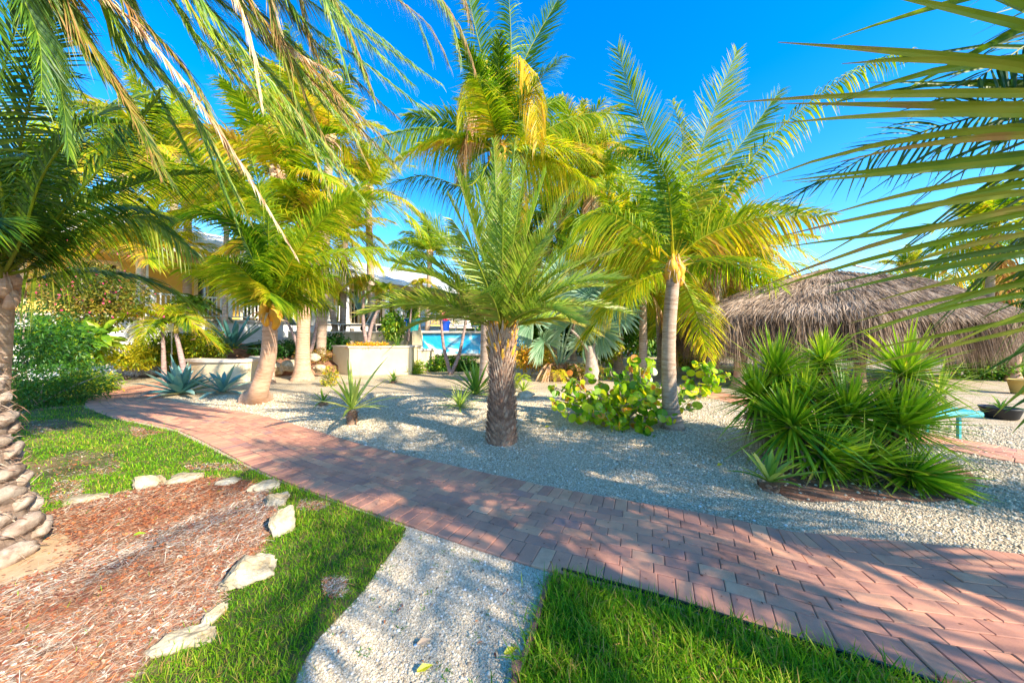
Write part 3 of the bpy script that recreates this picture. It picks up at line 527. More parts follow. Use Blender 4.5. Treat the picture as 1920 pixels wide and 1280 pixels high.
def palm(name, label, base, crown, r0, r1, nf=16, FL=2.6, el=(78, -28), dr=(.35, .75), trunk='trunk', flare=1.7, bend=None, customs=(), seed=0, fk=None, kinds=None, az0=0, group=None, sheathmat='sheath', dead=0, sh=True, sides=20, skip=(), coco_n=0):
    e = empty(name, base, label, 'palm tree', group); r = np.random.default_rng(seed)
    path = [base] + (bend or [lerp(base, crown, .5)]) + [crown]
    trunk_coco(base, np.array(path), r0, r1, e, trunk, flare, sides=sides)
    hh = r1 * 3.2
    if sh: sheath(crown + A(0, 0, hh * .15), r1 * 1.05, hh, e, sheathmat, seed=seed); husks(crown + A(0, 0, hh * .35), r1 * 1.0, hh, e, seed=seed, L=max(.25, FL * .13))
    c0 = crown + A(0, 0, hh * .55); fk = dict(fk or {})
    for k in range(nf):
        u = (k + .5) / nf; az = az0 + k * 2.39996 + r.uniform(-.2, .2); e_ = R(lerp(el[0], el[1], u ** 1.05) + r.uniform(-7, 7)); d_ = lerp(dr[0], dr[1], u) * r.uniform(.8, 1.2)
        deg = math.degrees(az) % 360
        if any(a <= deg <= b for a, b in skip): continue
        L = FL * r.uniform(.85, 1.1) * (.85 if u > .85 else 1); kw = dict(fk)
        base_t = kw.pop('tone', (.4, .12)); kw['tone'] = (base_t[0] + r.uniform(-.12, .14) + (.12 if u > .7 else 0), base_t[1])
        frond(auto_pts(c0 - A(0, 0, hh * .5 * u), az, e_, L, d_), parent=e, seed=int(r.integers(1 << 30)), roll=r.normal(0, .55) if e_ > .5 else r.normal(0, .2), **kw)
    for k in range(dead):
        az = r.uniform(0, 6.28); frond(auto_pts(c0 - A(0, 0, hh * .5), az, R(-25), FL * .75, 1.6), parent=e, name='dry_frond', seed=int(r.integers(1 << 30)), **{**fk, 'mat': 'dead', 'droop': 1.6, 'tone': (.6, .2), 'rt': .3})
    for cu in customs:
        kw = {**fk, **(cu[1] if len(cu) > 1 else {})}; nm = 'dry_frond' if kw.get('mat') == 'dead' else 'frond'
        P = np.vstack([c0 + (0 if kw.pop('own', 0) else 0), cu[0]]) if not kw.pop('noroot', False) else np.array(cu[0])
        kw.setdefault('face', .7); frond(P, parent=e, name=nm, seed=int(r.integers(1 << 30)), **kw)
    if coco_n:
        for k in range(coco_n):
            a = r.uniform(0, 6.28); V, F = ICO2; mb = MB(); mb.add(V * A(.1, .1, .13) + crown + A(math.cos(a) * r1 * 1.5, math.sin(a) * r1 * 1.5, -.1 + .2 * r.uniform()), F, .4); mb.build('coconut', M['coco'], e, smooth=True)
    return e
CK = dict(nl=105, LL=.78, W=.034, ang=(68, 28), lift=.14, droop=.5, mat='coco', rr=.018, tone=(.42, .10))      # coconut frond
def scaled(k, s, **kw): d = dict(k); d['LL'] *= s; d['W'] *= s; d['rr'] *= s; d.update(kw); return d

# A: leaning coconut by the path (front left)
b = G(480, 752); c = T(507, 592, 7.0)
palm('coconut_palm', 'coconut palm with a leaning bulging tan trunk and orange leaf sheath beside the brick path', b, c, .165, .125, nf=15, FL=2.4, el=(84, 36), dr=(.2, .5), trunk='trunk_o', flare=2.0, bend=[T(485, 733, 7.22), T(494, 703, 7.15), T(504, 662, 7.05)], seed=3, fk=scaled(CK, .95), az0=.4,
     customs=[([T(498, 470, 7), T(492, 380, 6.9), T(470, 290, 6.9)], {'tone': (.5, .1)}), ([T(545, 500, 7), T(600, 480, 7), T(690, 466, 7.1), T(770, 476, 7.2)], {'droop': 1.1, 'tone': (.5, .1)}), ([T(550, 470, 6.9), T(620, 390, 6.8), T(690, 342, 6.8)], {'tone': (.55, .1)}), ([T(480, 470, 6.8), T(430, 410, 6.4), T(360, 400, 6.0), T(300, 440, 5.8)], {'tone': (.35, .1)}), ([T(560, 470, 6.5), T(640, 385, 6.0), T(730, 380, 5.8), T(800, 440, 5.7)], {'tone': (.5, .1)})])
# B: straight coconut behind it, wide foot
b = G(568, 712); c = T(572, 440, 11)
palm('coconut_palm', 'straight coconut palm with a broad skirted foot in front of the planted slope', b, c, .20, .17, nf=20, FL=3.5, el=(84, 0), trunk='trunk_o', flare=1.9, bend=[lerp(b, c, .15) + A(-.02, 0, 0), lerp(b, c, .6)], seed=5, fk=scaled(CK, 1.35, tone=(.55, .12)), az0=1.1)
# D: tall central coconut
b = G(912, 716); c = T(934, 290, 10.6)
DK = scaled(CK, 1.4, tone=(.5, .14))
palm('coconut_palm', 'tallest coconut palm, with bleached drooping fronds, rising behind the feather palm', b, c, .19, .15, nf=16, FL=3.9, el=(86, 8), dr=(.2, .6), bend=[lerp(b, c, .4) + A(-.1, 0, 0)], seed=8, fk=DK, az0=2, coco_n=3,
     customs=[([T(925, 200, 10.6), T(905, 110, 10.4), T(880, 0, 10.2), T(870, -90, 10)], {'tone': (.4, .1)}), ([T(950, 180, 10.6), T(958, 80, 10.6), T(950, -60, 10.6)], {'tone': (.35, .1)}), ([T(960, 200, 10.8), T(985, 110, 10.9), T(1040, 10, 11), T(1060, -30, 11)], {'tone': (.25, .08), 'droop': .2}),
              ([T(895, 275, 10.5), T(850, 250, 10.3), T(780, 243, 10.2), T(690, 262, 10.2)], {'droop': 1.8, 'tone': (.45, .1)}), ([T(990, 262, 10.8), T(1060, 226, 10.8), T(1120, 212, 10.8), T(1185, 218, 10.8)], {'droop': 1.9, 'tone': (.5, .1)}), ([T(985, 296, 10.8), T(1040, 305, 10.8), T(1110, 340, 10.8)], {'droop': 1.5, 'tone': (.7, .1)}),
              ([T(950, 150, 10.2), T(975, 110, 10.0), T(1000, 150, 9.8), T(1008, 270, 9.8)], {'mat': 'yel', 'droop': 2.6, 'tone': (.88, .12), 'LL': 1.25, 'ang': (75, 50), 'nl': 80}), ([T(930, 180, 10.2), T(905, 120, 10.0), T(880, 150, 9.8), T(862, 240, 9.8)], {'mat': 'yel', 'droop': 2.0, 'tone': (.7, .15), 'LL': 1.0}), ([T(920, 240, 10.2), T(890, 220, 10.0), T(872, 260, 9.8), T(862, 330, 9.8)], {'mat': 'dead', 'droop': 1.8, 'tone': (.6, .2), 'LL': .9, 'ang': (70, 45)}),
              ([T(900, 330, 10.4), T(870, 350, 10.2), T(800, 330, 10), T(730, 345, 10)], {'droop': 1.2, 'tone': (.3, .1)})])
# E: right coconut
b = G(1262, 802); c = T(1263, 512, 5.3)
palm('coconut_palm', 'coconut palm with a slim grey ringed trunk rising beside the sea grape bush', b, c, .105, .095, nf=14, FL=2.4, el=(72, -8), dr=(.3, .75), flare=1.6, bend=[lerp(b, c, .25) + A(-.06, 0, 0), lerp(b, c, .6) + A(-.07, 0, 0)], seed=11, fk=scaled(CK, .85, tone=(.55, .12)), az0=.9, skip=((95, 255),),
     customs=[([T(1258, 400, 5.2), T(1248, 330, 5.0), T(1215, 285, 4.8), T(1160, 282, 4.6)], {'tone': (.42, .08), 'droop': 1.0}), ([T(1248, 380, 5.3), T(1215, 260, 5.3), T(1180, 170, 5.3), T(1158, 90, 5.3)], {'tone': (.40, .1), 'droop': .1, 'lift': 0}),
              ([T(1290, 380, 5.4), T(1312, 290, 5.5), T(1345, 190, 5.5), T(1382, 95, 5.6)], {'tone': (.62, .1), 'droop': .15}), ([T(1300, 400, 5.4), T(1350, 320, 5.5), T(1405, 250, 5.6), T(1462, 170, 5.7)], {'tone': (.45, .1), 'droop': .15}),
              ([T(1310, 450, 5.2), T(1380, 420, 5.1), T(1450, 405, 5.0), T(1560, 405, 5.0)], {'tone': (.7, .1), 'droop': .4}), ([T(1200, 430, 5.2), T(1140, 400, 5.0), T(1090, 420, 4.9), T(1060, 470, 4.9)], {'tone': (.6, .1), 'droop': .9}), ([T(1270, 350, 5.5), T(1280, 260, 5.7), T(1260, 190, 5.9)], {'tone': (.5, .1)}),
              ([T(1330, 400, 5.2), T(1420, 285, 5.0), T(1520, 190, 4.8), T(1620, 125, 4.7), T(1712, 92, 4.7)], {'tone': (.45, .15), 'droop': .9, 'LL': .5, 'brk': .2})])
# C: centre feather palm
b = G(941, 828)
e = empty('date_palm', b, 'feathery date palm with a stubby brown scaly trunk, front and centre on the gravel', 'palm tree')
ht = 1.45; mb = MB(); tube(mb, [b, b + A(0, 0, .7), b + A(0, 0, ht)], [.205, .17, .155], 18, .2, rough=.02)
r = np.random.default_rng(4); N = 620; u = np.sort(r.uniform(0, 1, N)); i = np.arange(N); an = i * 2.39996; z = u * ht; rad = np.interp(z, [0, .3, .7, 1.2, ht], [.215, .20, .172, .165, .16])
D = np.c_[np.cos(an) * .55, np.sin(an) * .55, np.full(N, .85) + r.normal(0, .15, N)]
strips(mb, b + np.c_[np.cos(an) * rad * .93, np.sin(an) * rad * .93, z], D, np.interp(z, [0, .6, 1.1, ht], [.055, .07, .10, .16]) * r.uniform(.8, 1.3, N), np.interp(z, [0, .5, .9, ht], [.062, .05, .03, .045]), np.c_[-np.sin(an), np.cos(an), 0 * an], -.6, 3, np.clip(np.interp(z, [0, .3, .5, .8, ht], [.55, .3, .25, .6, .7]) + r.normal(0, .2, N), 0, 1), prof=([0, .3, .7, 1], [1, 1, .7, .15]), fold=.5)
strips(mb, b + np.c_[np.cos(an) * rad * 1.0, np.sin(an) * rad * 1.0, z], D + r.normal(0, .5, (N, 3)), np.interp(z, [0, .4, .9, ht], [.0, .03, .12, .2]), .006, np.c_[-np.sin(an), np.cos(an), 0 * an], .6, 2, r.uniform(.3, 1, N))
mb.build('trunk', M['boot'], e)
mb = MB(); N = 34; an = np.arange(N) * 2.39996; z = np.linspace(1.05, ht + .12, N)
for k in range(N):
    d = A(math.cos(an[k]), math.sin(an[k]), 0); p0 = b + A(0, 0, z[k]) + d * .12; tube(mb, [p0, p0 + d * .05 + A(0, 0, .10), p0 + d * .09 + A(0, 0, .2)], [.035, .027, .014], 6, r.uniform(.1, .6))
mb.build('cut_leaf_base', M['sheath'], e, smooth=True)
c = b + A(0, 0, ht + .05); DPK = dict(nl=92, LL=.42, W=.021, ang=(58, 26), lift=.30, droop=.15, mat='date', rr=.016, rt=.86, tone=(.42, .12), t0=.16, tip=.15, wtw=.8, lprof=([0, .1, .3, .6, .9, 1], [.35, .6, 1, .9, .5, .25]))
N = 46
for k in range(N):
    u_ = (k + .5) / N; az = k * 2.39996; el = R(lerp(88, 27, u_ ** .85)); frond(auto_pts(c, az, el, lerp(2.75, 2.1, u_) * r.uniform(.92, 1.06), lerp(.10, .48, u_)), parent=e, roll=r.normal(0, .5), seed=400 + k, **{**DPK, 'tone': (r.uniform(.50, .68), .12)})

# P: big old date palm at the left edge
b = T(-78, 1040, 2.15); b[2] = 0.0
e = empty('date_palm', b, 'massive date palm trunk of rounded grey leaf bases at the left edge', 'palm tree')
ht = 4.7; mb = MB(); tube(mb, [b, b + A(-.05, 0, .35), b + A(-.19, 0, 1.2), b + A(-.55, 0, 2.2), b + A(-1.0, .1, ht)], [.32, .26, .24, .24, .24], 20, .2); mb.build('trunk', M['stoneboot'], e)
ax = spline([b + A(.0, 0, 0), b + A(-.05, 0, .35), b + A(-.19, 0, 1.2), b + A(-.55, 0, 2.2), b + A(-1.0, .1, ht)], 60)
mb = MB(); V, F = ICO3; k = 0; z = .04
while z < ht:
    i_ = min(int(z / ht * 59), 59); zi = np.interp(z, ax[:, 2], np.arange(60)); cx = A(*[np.interp(zi, np.arange(60), ax[:, q]) for q in range(3)])
    rad = np.interp(z, [0, .15, .4, 1.5, ht], [.33, .30, .25, .22, .22]); a = k * 2.39996 + r.uniform(-.1, .1); s = np.interp(z, [0, .4, 1.2, 2], [1.15, 1.0, .82, .8]) * r.uniform(.85, 1.1)
    W_ = V * A(.055, .115, .058) * s; W_ = W_ * (1 + .24 * vnoise(V, k, 1.6) - .10 * np.abs(vnoise(V, k + 5, 4)) + .05 * vnoise(V, k + 9, 8) + .03 * vnoise(V, k + 19, 15))[:, None]
    W_[:, 2] += .55 * W_[:, 0]; x = W_[:, 0] * math.cos(a) - W_[:, 1] * math.sin(a); y = W_[:, 0] * math.sin(a) + W_[:, 1] * math.cos(a)
    mb.add(np.c_[x, y, W_[:, 2]] + cx + A(math.cos(a) * rad, math.sin(a) * rad, .02), F, np.clip(.55 + .25 * vnoise(V, k, 2) + r.normal(0, .15), 0, 1)); z += .0165; k += 1
mb.build('leaf_base', M['stoneboot'], e, smooth=True)
mb = MB(); N = 2600; zz = r.uniform(0, 2.4, N); zi = np.interp(zz, ax[:, 2], np.arange(60)); cx = np.stack([np.interp(zi, np.arange(60), ax[:, q]) for q in range(3)], -1); an = r.uniform(0, 6.28, N); rad = np.interp(zz, [0, .15, .4, 1.5, ht], [.36, .33, .28, .25, .25]) * r.uniform(.95, 1.12, N)
strips(mb, cx + np.c_[np.cos(an) * rad, np.sin(an) * rad, 0 * an], np.c_[np.cos(an) * .5 - np.sin(an) * .5, np.sin(an) * .5 + np.cos(an) * .5, r.uniform(-.6, .8, N)], r.uniform(.03, .10, N), r.uniform(.003, .012, N), np.c_[-np.sin(an), np.cos(an), r.normal(0, .5, N)], r.uniform(0, .8, N), 3, r.uniform(0, .9, N)); mb.build('fibre', M['boot'], e)
c = ax[-1] + A(0, 0, .1); cr = c
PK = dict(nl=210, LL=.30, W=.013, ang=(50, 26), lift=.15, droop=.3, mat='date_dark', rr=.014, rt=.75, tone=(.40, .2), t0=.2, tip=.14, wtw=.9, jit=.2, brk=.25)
pf = [([T(150, -40, 2.6), T(300, 100, 2.75), T(430, 275, 2.9), T(555, 480, 3.0)], dict(mat='dead', LL=.20, tone=(.6, .2), ang=(26, 16), droop=.5, rt=.25)),
      ([T(330, -140, 2.8), T(430, -20, 2.9), T(520, 75, 3.0), T(640, 145, 3.1)], dict(mat='dead', LL=.24, tone=(.55, .2), ang=(30, 16), droop=.9, rt=.2)),
      ([T(340, -160, 2.7), T(420, -50, 2.75), T(465, 60, 2.8), T(490, 198, 2.8)], dict(mat='dead', LL=.22, tone=(.8, .15), ang=(30, 14), droop=.8, rt=.4)),
      ([T(400, -160, 2.9), T(560, 30, 3.1), T(680, 115, 3.3), T(815, 220, 3.4)], dict(LL=.26, tone=(.62, .2), ang=(40, 18), droop=.7)),
      ([T(450, -160, 3.0), T(620, -10, 3.2), T(700, 60, 3.3), T(775, 120, 3.4)], dict(LL=.42, tone=(.55, .2), droop=.9)),
      ([T(330, -120, 2.8), T(470, 30, 3.0), T(600, 165, 3.2), T(742, 308, 3.3)], dict(LL=.27, tone=(.6, .2), ang=(40, 18), droop=.6)),
      ([T(260, -120, 2.7), T(380, 30, 2.9), T(520, 190, 3.1), T(668, 335, 3.2)], dict(LL=.26, tone=(.6, .2), ang=(40, 18), droop=.6)),
      ([T(120, -100, 2.6), T(230, 60, 2.8), T(360, 210, 3.0), T(460, 400, 3.1)], dict(LL=.30, tone=(.5, .2), droop=.4)),
      ([T(60, -100, 2.5), T(140, 40, 2.7), T(230, 180, 2.9), T(300, 330, 3.0)], dict(LL=.33, tone=(.42, .15))),
      ([T(220, -160, 2.7), T(340, -60, 2.9), T(480, 60, 3.1), T(620, 210, 3.3)], dict(LL=.30, tone=(.5, .2))),
      ([T(500, -170, 3.2), T(700, -70, 3.5), T(820, 0, 3.7), T(870, 70, 3.8)], dict(LL=.36, tone=(.62, .2), droop=1.2)),
      ([T(560, -200, 3.2), T(740, -90, 3.5), T(850, 30, 3.7), T(890, 130, 3.8)], dict(LL=.34, tone=(.7, .2), droop=1.4)),
      ([T(10, -120, 2.4), T(60, 20, 2.5), T(110, 150, 2.6), T(130, 290, 2.6)], dict(LL=.33, tone=(.3, .15))),
      ([T(500, -140, 3.0), T(600, -40, 3.1), T(650, 60, 3.2), T(700, 180, 3.3)], dict(LL=.30, tone=(.6, .2), droop=1.0)),
      ([T(420, -120, 2.9), T(520, 60, 3.0), T(580, 200, 3.1), T(640, 330, 3.2)], dict(LL=.28, tone=(.65, .2), droop=.7))]
pf += [(np.array(P_) + r.normal(0, .16, 3) + np.linspace(0, 1, len(P_))[:, None] * r.normal(0, .22, 3), {**kw, 'seed': 0}) for P_, kw in pf[3:] for _q in range(2)]
for k, (P_, kw) in enumerate(pf):
    kw.pop('seed', 0)
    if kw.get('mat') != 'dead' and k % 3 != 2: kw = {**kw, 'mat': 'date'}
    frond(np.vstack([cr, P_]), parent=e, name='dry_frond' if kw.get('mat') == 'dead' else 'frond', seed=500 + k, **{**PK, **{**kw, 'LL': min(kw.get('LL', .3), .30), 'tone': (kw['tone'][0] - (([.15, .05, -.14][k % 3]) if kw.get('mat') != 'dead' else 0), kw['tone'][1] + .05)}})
for k in range(16):
    az = [3.0, 3.6, 4.2, 4.8, 5.4, 2.4, 5.9, 1.8][k % 8] + .3 * (k // 8); frond(auto_pts(cr, az, R(20 + 30 * (k // 8)), 3.0, .6), parent=e, seed=540 + k, **PK)

# O: coconut at the left edge behind it
b = T(-20, 800, 4.0); b[2] = 0; c = T(4, 545, 3.55)
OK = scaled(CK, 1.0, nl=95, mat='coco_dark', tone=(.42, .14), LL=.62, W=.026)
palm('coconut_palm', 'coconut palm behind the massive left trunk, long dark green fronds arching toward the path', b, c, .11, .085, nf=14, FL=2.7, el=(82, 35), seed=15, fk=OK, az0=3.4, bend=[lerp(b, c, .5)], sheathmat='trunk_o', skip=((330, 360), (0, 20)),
     customs=[([T(70, 450, 3.5), T(160, 385, 3.5), T(290, 335, 3.5), T(440, 322, 3.6)], dict(tone=(.45, .1), droop=.9)), ([T(25, 400, 3.4), T(40, 260, 3.2), T(80, 110, 3.0), T(130, -40, 2.9)], dict(tone=(.40, .1), droop=.25, rt=.95)), ([T(60, 470, 3.4), T(130, 380, 3.2), T(230, 270, 3.1), T(300, 180, 3.0)], dict(tone=(.40, .1), droop=.7)),
              ([T(10, 420, 3.2), T(-10, 250, 2.9), T(20, 80, 2.7), T(90, -60, 2.6)], dict(tone=(.30, .1), droop=.4)), ([T(90, 490, 3.5), T(180, 420, 3.6), T(270, 410, 3.7), T(360, 470, 3.8)], dict(tone=(.55, .1), droop=1.0)), ([T(50, 430, 3.6), T(100, 310, 3.8), T(190, 210, 4.0), T(300, 170, 4.2)], dict(tone=(.6, .1), droop=.4)),
              ([T(40, 450, 3.2), T(80, 330, 2.9), T(150, 240, 2.7), T(230, 230, 2.5)], dict(tone=(.35, .1), droop=.8))])
# Q: coconut just outside the frame on the right; its fronds enter the picture
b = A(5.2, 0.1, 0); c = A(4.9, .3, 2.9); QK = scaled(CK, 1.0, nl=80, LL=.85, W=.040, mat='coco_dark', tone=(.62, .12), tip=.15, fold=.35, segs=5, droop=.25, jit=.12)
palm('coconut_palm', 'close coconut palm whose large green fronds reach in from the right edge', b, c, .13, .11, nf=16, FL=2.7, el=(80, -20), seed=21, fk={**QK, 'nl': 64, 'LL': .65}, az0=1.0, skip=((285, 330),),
     customs=[([A(3.6, .9, 3.3), A(2.6, 1.2, 3.1), A(2.28, 1.30, 2.5), A(2.2, 1.34, 2.0), A(2.24, 1.36, 1.5)], dict(droop=.12, ang=(100, 84), LL=1.18, W=.047, nl=92, lift=.05, sv=A(-.97, .22, 0), tone=(.64, .12), lprof=([0, .3, .8, 1], [.6, 1, 1, .6]), wtw=.6)),
              ([A(3.9, 1.5, 3.3), A(3.4, 1.95, 3.3), T(2080, 60, 2.0), T(2020, 250, 2.0), T(2060, 430, 2.0)], dict(droop=.18, ang=(95, 66), LL=1.5, W=.040, nl=110, lift=.05, sv=A(-.98, -.15, 0), tone=(.45, .12), lprof=([0, .3, .8, 1], [.6, 1, 1, .6]), wtw=.5)),
              ([A(4.0, 1.3, 3.3), T(2200, 60, 2.4), T(1900, 195, 2.35), T(1690, 262, 2.3), T(1478, 376, 2.3)], dict(LL=.75, W=.024, nl=90, tone=(.40, .1), droop=.15, ang=(50, 20))),
              ([A(3.9, 1.2, 3.6), T(2150, -60, 2.0), T(1960, 60, 1.9), T(1830, 150, 1.85)], dict(LL=.75, W=.030, nl=60, tone=(.35, .1), ang=(70, 30), lift=0)),
              ([A(3.8, 1.4, 2.9), T(2300, 330, 2.2), T(2100, 400, 2.1), T(1990, 560, 2.0), T(1960, 760, 2.0)], dict(LL=.8, W=.032, nl=60, tone=(.45, .1), ang=(80, 50)))])
# long drooping frond of palm E is part of it; a separate dark-ribbed one crosses to the upper right
# palms standing behind the camera, only their shade falls in view
for k, (bx, by, h, fl, az) in enumerate([(4.7, -1.3, 4.2, 2.7, 0), (9.8, -1.3, 4.4, 2.8, 1.0), (7.3, .5, 3.9, 2.3, 2.0)]):
    b = A(bx, by, 0); palm('coconut_palm', ['coconut palm a few steps behind the viewer on the right', 'coconut palm right of the viewer past the close one', 'coconut palm out to the right of the close one, nearer the yucca bed', 'coconut palm well behind the viewer, between two others'][k], b, b + A(.2, .1, h), .13, .11, nf=[19, 9, 9, 9][k], FL=fl, el=(80, -25), seed=60 + k, fk=scaled(CK, 1.1, nl=40, W=.040, segs=2, tone=(.5, .1)), az0=az, flare=1.3, sides=10)

# ---------------------------------------------------------------- rosettes, shrubs
def rosette(mb, c, n, L, W, el=(10, 85), droop=.3, tone=(.5, .1), tip=.2, segs=5, fold=.4, seed=0, axis=None, prof=None, jit=.12):
    r = np.random.default_rng(seed); i = np.arange(n); u = (i + .5) / n; az = i * 2.39996 + r.uniform(-.2, .2, n); e = np.radians(el[0] + (el[1] - el[0]) * u + r.normal(0, 4, n))
    D = np.c_[np.cos(az) * np.cos(e), np.sin(az) * np.cos(e), np.sin(e)]; wd = np.c_[-np.sin(az), np.cos(az), r.normal(0, .12, n)]
    if axis is not None:
        q = Vector((0, 0, 1)).rotation_difference(Vector(axis)).to_matrix(); Mx = np.array(q); D = D @ Mx.T; wd = wd @ Mx.T
    strips(mb, c + D * L * .02, D, L * (1 + r.normal(0, jit, n)) * np.interp(u, [0, .3, 1], [.9, 1, .75]), W, wd, droop * np.interp(u, [0, 1], [1.3, .4]) + r.normal(0, .08, n), segs, np.clip(tone[0] + r.normal(0, tone[1], n) - .1 * (1 - u), 0, 1), np.clip(tone[0] + tip + r.normal(0, tone[1], n), 0, 1), prof=prof or ([0, .3, .6, .9, 1], [.6, 1, .85, .3, .03]), fold=fold)
def agave(label, p, n, L, W, mat='agave', el=(12, 82), name='agave', cat='agave', stem=0, group=None, **kw):
    e = empty(name, p, label, cat, group)
    if stem:
        r = np.random.default_rng(int(stem * 1e4)); mb = MB(); tube(mb, [p, p + A(0, 0, stem)], [.075, .065], 10, .3, rough=.05); m = 120; an = r.uniform(0, 6.28, m); zz = r.uniform(0, stem, m)
        strips(mb, p + np.c_[np.cos(an) * .06, np.sin(an) * .06, zz], np.c_[np.cos(an), np.sin(an), .6 * np.ones(m)], .05, .04, np.c_[-np.sin(an), np.cos(an), 0 * an], -.3, 2, r.uniform(.2, 1, m)); mb.build('stem', M['boot'], e)
    mb = MB(); rosette(mb, p + A(0, 0, stem + .02), n, L, W, el, **kw); mb.build('leaf_rosette', M[mat], e); return e
AP = ([0, .15, .45, .75, .93, 1], [.75, .8, 1, .75, .3, .03])
agave('wide blue agave with broad grey-blue leaves at the inside of the path curve', G(338, 740), 40, 1.02, .15, seed=1, prof=AP, droop=.15, tone=(.55, .25), el=(8, 80))
agave('second blue agave, thinner and more open, just left of the leaning coconut trunk', G(418, 737), 17, .98, .12, seed=2, prof=AP, droop=.2, tone=(.5, .25), el=(10, 75))
agave('blue agave high on the slope behind the curved planter wall, dark teal', T(436, 655, 12.5), 30, 1.5, .17, seed=3, prof=AP, droop=.1, tone=(.12, .12), el=(5, 80))
agave('spiny yellow-green rosette plant on a short brown shaggy stem beside the brick path', G(660, 795), 24, .92, .062, 'furc', seed=4, stem=.22, tone=(.68, .2), tip=.25, droop=.15, el=(6, 88), name='rosette_plant', cat='rosette plant', jit=.25)
agave('small dark green rosette on the gravel right of the leaning coconut', G(606, 760), 18, .42, .032, 'yucca', seed=5, name='rosette_plant', cat='rosette plant', droop=.3, tone=(.5, .15), stem=.04)
agave('small grassy rosette in front of the beige planter box', G(738, 718), 26, .50, .04, 'furc', seed=6, name='rosette_plant', cat='rosette plant', tone=(.3, .15), droop=.4, stem=.04)
agave('pale spiky rosette lying open on the gravel left of the feather palm', G(862, 765), 34, .62, .034, 'furc', seed=7, name='rosette_plant', cat='rosette plant', tone=(.6, .2), droop=.25, el=(2, 82))
agave('tall green sword-leaf clump close behind the feather palm trunk', G(893, 742), 38, 1.1, .08, 'furc', seed=8, name='rosette_plant', cat='rosette plant', tone=(.25, .15), droop=.2, el=(15, 88))
agave('variegated agave with cream-edged leaves in front of the yucca clump', G(1443, 918), 17, .44, .055, 'furc', seed=9, prof=AP, tone=(.42, .25), droop=.2, name='agave', stem=.05)
agave('spiky rosette with long yellow-green blades right of the yucca clump', G(1762, 752), 34, 1.05, .045, 'furc', seed=10, name='rosette_plant', cat='rosette plant', tone=(.5, .2), droop=.2, stem=.12)
agave('slim upright sword leaves beside the slim grey coconut trunk', G(1272, 770), 7, .62, .04, 'yucca', el=(45, 88), seed=12, name='rosette_plant', cat='rosette plant', droop=.1)
agave('young agave under the left side of the thatched hut', G(1340, 700), 20, .8, .09, seed=13, prof=AP, tone=(.5, .2))
agave('silvery agave far back left of the thatched hut', G(1312, 690), 22, .9, .09, seed=14, prof=AP, tone=(.6, .2))
agave('small striped rosette beside the porous stone behind the feather palm trunk', G(981, 735), 18, .55, .04, 'furc', seed=15, name='rosette_plant', cat='rosette plant', tone=(.5, .2))
agave('fleshy rosette growing in the planter box among orange ground cover', T(745, 650, 13.2), 24, .8, .05, 'furc', seed=17, name='rosette_plant', cat='rosette plant', tone=(.35, .2))
agave('pale agave standing on the terrace behind the lounge chair', T(682, 600, 17.5), 18, 1.9, .16, seed=18, prof=AP, tone=(.75, .15), el=(35, 85), droop=-.1)

# yucca clump
yb = G(1600, 915); e = empty('yucca_clump', yb, 'big clump of bright green spiky yucca heads in front of the thatched hut', 'yucca')
r = np.random.default_rng(77)
heads = [(1455, 690, 4.35, .62), (1545, 668, 4.5, .50), (1700, 690, 4.1, .62), (1480, 785, 3.75, .60), (1592, 765, 3.85, .56), (1700, 785, 3.7, .62), (1560, 850, 3.5, .48), (1635, 865, 3.45, .48), (1735, 895, 3.25, .48), (1420, 730, 4.2, .5), (1668, 765, 3.9, .5), (1510, 740, 4.1, .5)]
for k, (px, py, Y, L) in enumerate(heads):
    c = T(px, py, Y); foot = A(c[0] * .75 + yb[0] * .25, c[1] * .75 + yb[1] * .25 + .1, 0); ax = norm(c - foot + r.normal(0, .08, 3) + A(0, -.12, 0)); 
    mb = MB(); tube(mb, spline([foot, lerp(foot, c, .5) + A(0, .05, 0), c], 8), .035, 8, .5); mb.build('stem', M['boot'], e)
    mb = MB(); rosette(mb, c - ax * .1, 230, L * 1.05, .032, (-30, 88), droop=.12 + .1 * r.uniform(), jit=.2, tone=(r.uniform(.48, .66), .17), tip=.32, segs=4, fold=.3, seed=700 + k, axis=ax); mb.build('leaf_head', M['yucca'], e)
    mb = MB(); m = 130; rosette(mb, c - ax * .2, m, L * .9, .022, (-80, -15), droop=.3, tone=(.4, .25), segs=3, fold=.3, seed=800 + k, axis=ax); mb.build('dry_leaf_skirt', M['yucca_dry'], e)
sheet('leaf_litter', [G(1470 + 190 * math.cos(a) + 170, 905 + 42 * math.sin(a) + (8 * math.sin(3 * a))) for a in np.linspace(0, 6.2, 26)][::-1], .006, M['mulchbase'])

